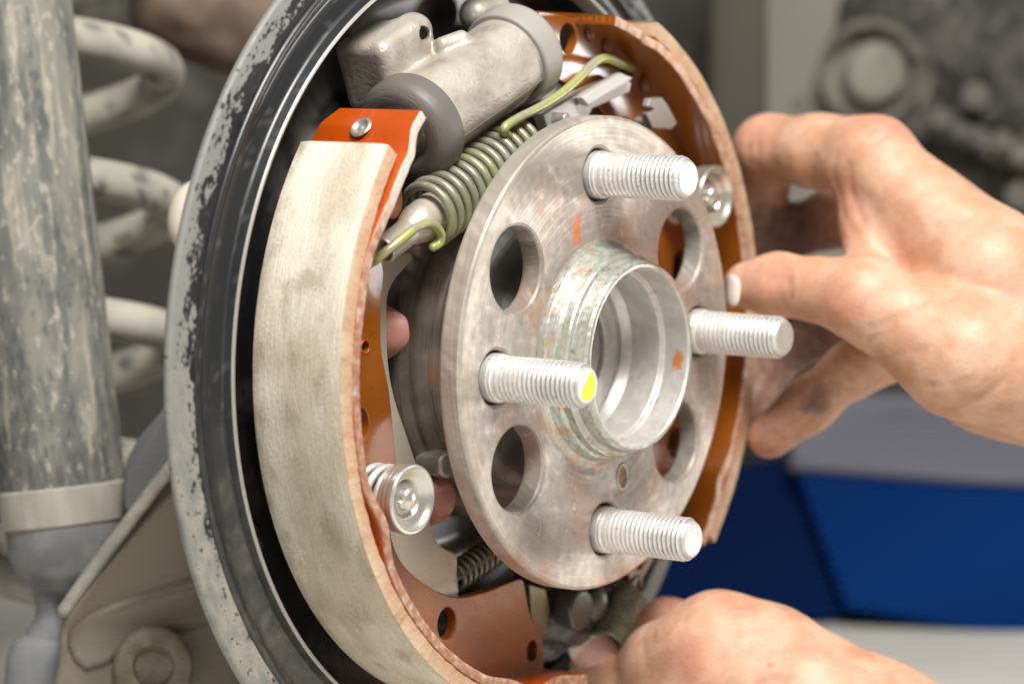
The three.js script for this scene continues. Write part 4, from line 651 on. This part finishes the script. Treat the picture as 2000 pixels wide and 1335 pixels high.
// ------------------------------------------------------------------ far behind: wheel arch, engine parts, blue panel, floor
{
  const o = [405.4, -39.6, -324.7];
  const t = thing('wheel_arch', 'dark dusty wheel arch lining filling the blurred background', 'wheel arch', o);
  const g = new THREE.PlaneGeometry(760, 620, 150, 120), p = g.attributes.position;
  for (let i = 0; i < p.count; i++) { const x = p.getX(i), y = p.getY(i); p.setZ(i, 10 * fbm(x / 90, y / 90, 2, 3) + 26 * step(120, 360, Math.abs(x)) - 0.0003 * y * y); }
  g.computeVertexNormals();
  tint(g, (x, y, z) => { const n = fbm(x / 60, y / 60, z / 60, 4), f = fbm(x / 13, y / 13, 6, 4); let c = mix3([0.032, 0.030, 0.025], [0.085, 0.08, 0.068], step(-0.25, 0.3, n)); c = mix3(c, [0.20, 0.185, 0.15], step(0.1, 0.34, f) * 0.5); c = mix3(c, [0.012, 0.012, 0.013], step(-70, -190, x) * step(-0.15, 0.1, n) * 0.6); return c; });
  put('lining_panel', facing(g, o), M.dustGrey, t);
}
{
  const o = [384.8, 55.3, -165.6];
  const t = thing('strut_tower', 'grey dusty upright panel with a round bushing, blurred above the fingers', 'panel', o);
  const dusty = (x, y, z) => { const n = fbm(x / 30, y / 30, z / 30, 4), f = fbm(x / 9, y / 9, z / 9, 3); return mix3(mix3([0.165, 0.155, 0.125], [0.25, 0.235, 0.195], step(-0.25, 0.3, n)), [0.32, 0.30, 0.27], step(0.16, 0.32, f) * 0.5); };
  put('upright', tint(facing(new RoundedBoxGeometry(62, 190, 14, 6, 5), [427.7, 73.2, -178.4], -8), dusty), M.dustGrey, t);
  put('bushing_ring', tint(facing(new THREE.TorusGeometry(20, 2.2, 20, 60), [411.8, 67.1, -147.7], -20), (x, y, z) => { const k = dusty(x, y, z); return [k[0] * 0.72, k[1] * 0.72, k[2] * 0.72]; }), M.dustGrey, t);
  put('bushing_dish', tint(facing(alongZ(new THREE.LatheGeometry(soften([[23, -4], [18, -5], [14, -2], [13, 3], [10, 6], [0, 6.4]], 4, 2).map((q) => new THREE.Vector2(Math.max(q[0], 1e-4), q[1])), 48)), [415, 66.2, -146.6], -20), (x, y, z) => { const k = dusty(x, y, z); return [k[0] * 1.1, k[1] * 1.1, k[2] * 1.1]; }), M.dustGrey, t);
  put('dark_post', tint(facing(new RoundedBoxGeometry(24, 190, 16, 4, 5), [380.2, 71.7, -192.3]), (x, y, z) => mix3([0.05, 0.045, 0.032], [0.09, 0.082, 0.062], step(-0.2, 0.3, fbm(x / 20, y / 20, z / 20, 3)))), M.dustGrey, t);
  for (const [q, r] of [[[367.3, 55, -155.3], 3], [[414.8, 76, -128.2], 3]]) put('bolt', facing(alongZ(new THREE.CylinderGeometry(r, r, 4, 20)), q), M.dullSteel ?? (M.dullSteel = std({ color: lin(0.12, 0.11, 0.095), roughness: 0.8 })), t);
}
{
  const o = [446.1, 43.7, -130.2];
  const t = thing('engine_mount', 'dark greasy engine mount with brackets and bolts, blurred at the upper right', 'engine mount', o);
  const dk = (x, y, z) => { const n = fbm(x / 18, y / 18, z / 18, 4), f = fbm(x / 6, y / 6, z / 6, 3); return mix3(mix3([0.035, 0.032, 0.03], [0.085, 0.077, 0.066], step(-0.25, 0.3, n)), [0.22, 0.2, 0.165], step(0.14, 0.32, f) * 0.55); };
  const c1 = bone([449.9, 83.9, -149.8], 34, [469.9, 53.9, -116.5], 38), c2 = bone([434.8, 37.6, -136], 20, [468.3, 26.7, -96.3], 22), c3 = bone([432.9, 27.8, -111.2], 12, [455.8, 12.9, -85.2], 14), d = blend([[c1, c2, c3]], 8), [lo, hi] = bounds([c1, c2, c3]);
  put('mount_body', skinOver((x, y, z) => d(x, y, z) + 3.5 * N3(x / 12, y / 12, z / 12) + 1.6 * N3(x / 5, y / 5, z / 5), lo, hi, 2, dk), M.dustGrey, t);
  for (const [a, b, r] of [[[422.6, 57.6, -105.2], [404.7, 59, -96], 6], [[404.7, 48.7, -111.1], [393.1, 49.8, -105], 4.5], [[418.4, 39.5, -90.5], [406.7, 40.9, -84.6], 5], [[420.3, 18, -83.8], [408.6, 19.6, -77.9], 6]]) put('bolt', rod(a, b, r, r, 0.8, 6), M.dullSteel, t);
  put('bracket', tint(tube([[406.9, 47.4, -116.4], [414.3, 41.8, -101.8], [420.9, 35.2, -91.3], [432.3, 33.1, -78.7]], 5, 60, 12), (x, y, z) => { const k = dk(x, y, z); return [k[0] * 1.9, k[1] * 1.9, k[2] * 1.9]; }), M.dustGrey, t);
  put('gap_shade_block', facing(new RoundedBoxGeometry(26, 7, 6, 3, 2), [420.4, 42.8, -100.3], 0, 0).translate(0, 0, 0), std({ color: lin(0.01, 0.01, 0.01), roughness: 0.9 }), t);  // near-black block put in as the shade of a gap
}
{
  const o = [424.2, -128, -127.5];
  const t = thing('blue_bin', 'deep blue painted steel bin with a dusty grey lilac rim, blurred behind the hands', 'bin', o);
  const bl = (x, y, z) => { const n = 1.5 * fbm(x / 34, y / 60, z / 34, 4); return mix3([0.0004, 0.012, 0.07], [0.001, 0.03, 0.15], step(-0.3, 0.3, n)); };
  const ex = (pts, d, z, bv) => new THREE.ExtrudeGeometry(new THREE.Shape(pts.map((p) => new THREE.Vector2(p[0], p[1]))), { depth: d, bevelEnabled: true, bevelThickness: bv, bevelSize: bv, bevelSegments: 4 }).translate(0, 0, z);
  put('front', tint(facing(ex([[-51.2, 31.6], [98.1, 21.3], [98.1, -49.1], [-29.9, -25.6]], 40, -40, 2), o), bl), M.bluePaint, t);
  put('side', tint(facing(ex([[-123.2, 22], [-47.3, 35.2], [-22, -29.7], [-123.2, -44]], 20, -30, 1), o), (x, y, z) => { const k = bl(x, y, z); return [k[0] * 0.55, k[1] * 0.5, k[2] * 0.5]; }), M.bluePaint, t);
  put('rim', tint(facing(ex([[-51, 57.4], [-8.5, 57.4], [97.7, 44.6], [97.7, 25.5], [21.2, 28.7], [-51, 34]], 46, -44, 4), o), (x, y, z) => { const n = fbm(x / 18, y / 18, z / 18, 4); return mix3([0.085, 0.088, 0.115], [0.165, 0.165, 0.20], step(-0.25, 0.3, n)); }), M.dustGrey, t);
}
{
  const m = new THREE.Mesh(new THREE.BoxGeometry(1.6, 0.02, 1.6, 80, 1, 80), M.floor); m.name = 'floor';
  tint(m.geometry, (x, y, z) => { const n = fbm(x * 9, y * 9, z * 9, 4); return mix3([0.56, 0.545, 0.50], [0.66, 0.645, 0.60], step(-0.3, 0.3, n)); });
  const p = [393.6, -170.3, -110.3]; m.position.set(p[0] * MM, p[1] * MM - 0.004, p[2] * MM); m.receiveShadow = true; tag(m, 'pale grey concrete workshop floor at the lower right', null, null, 'structure'); scene.add(m);
}
renderer.render(scene, camera);
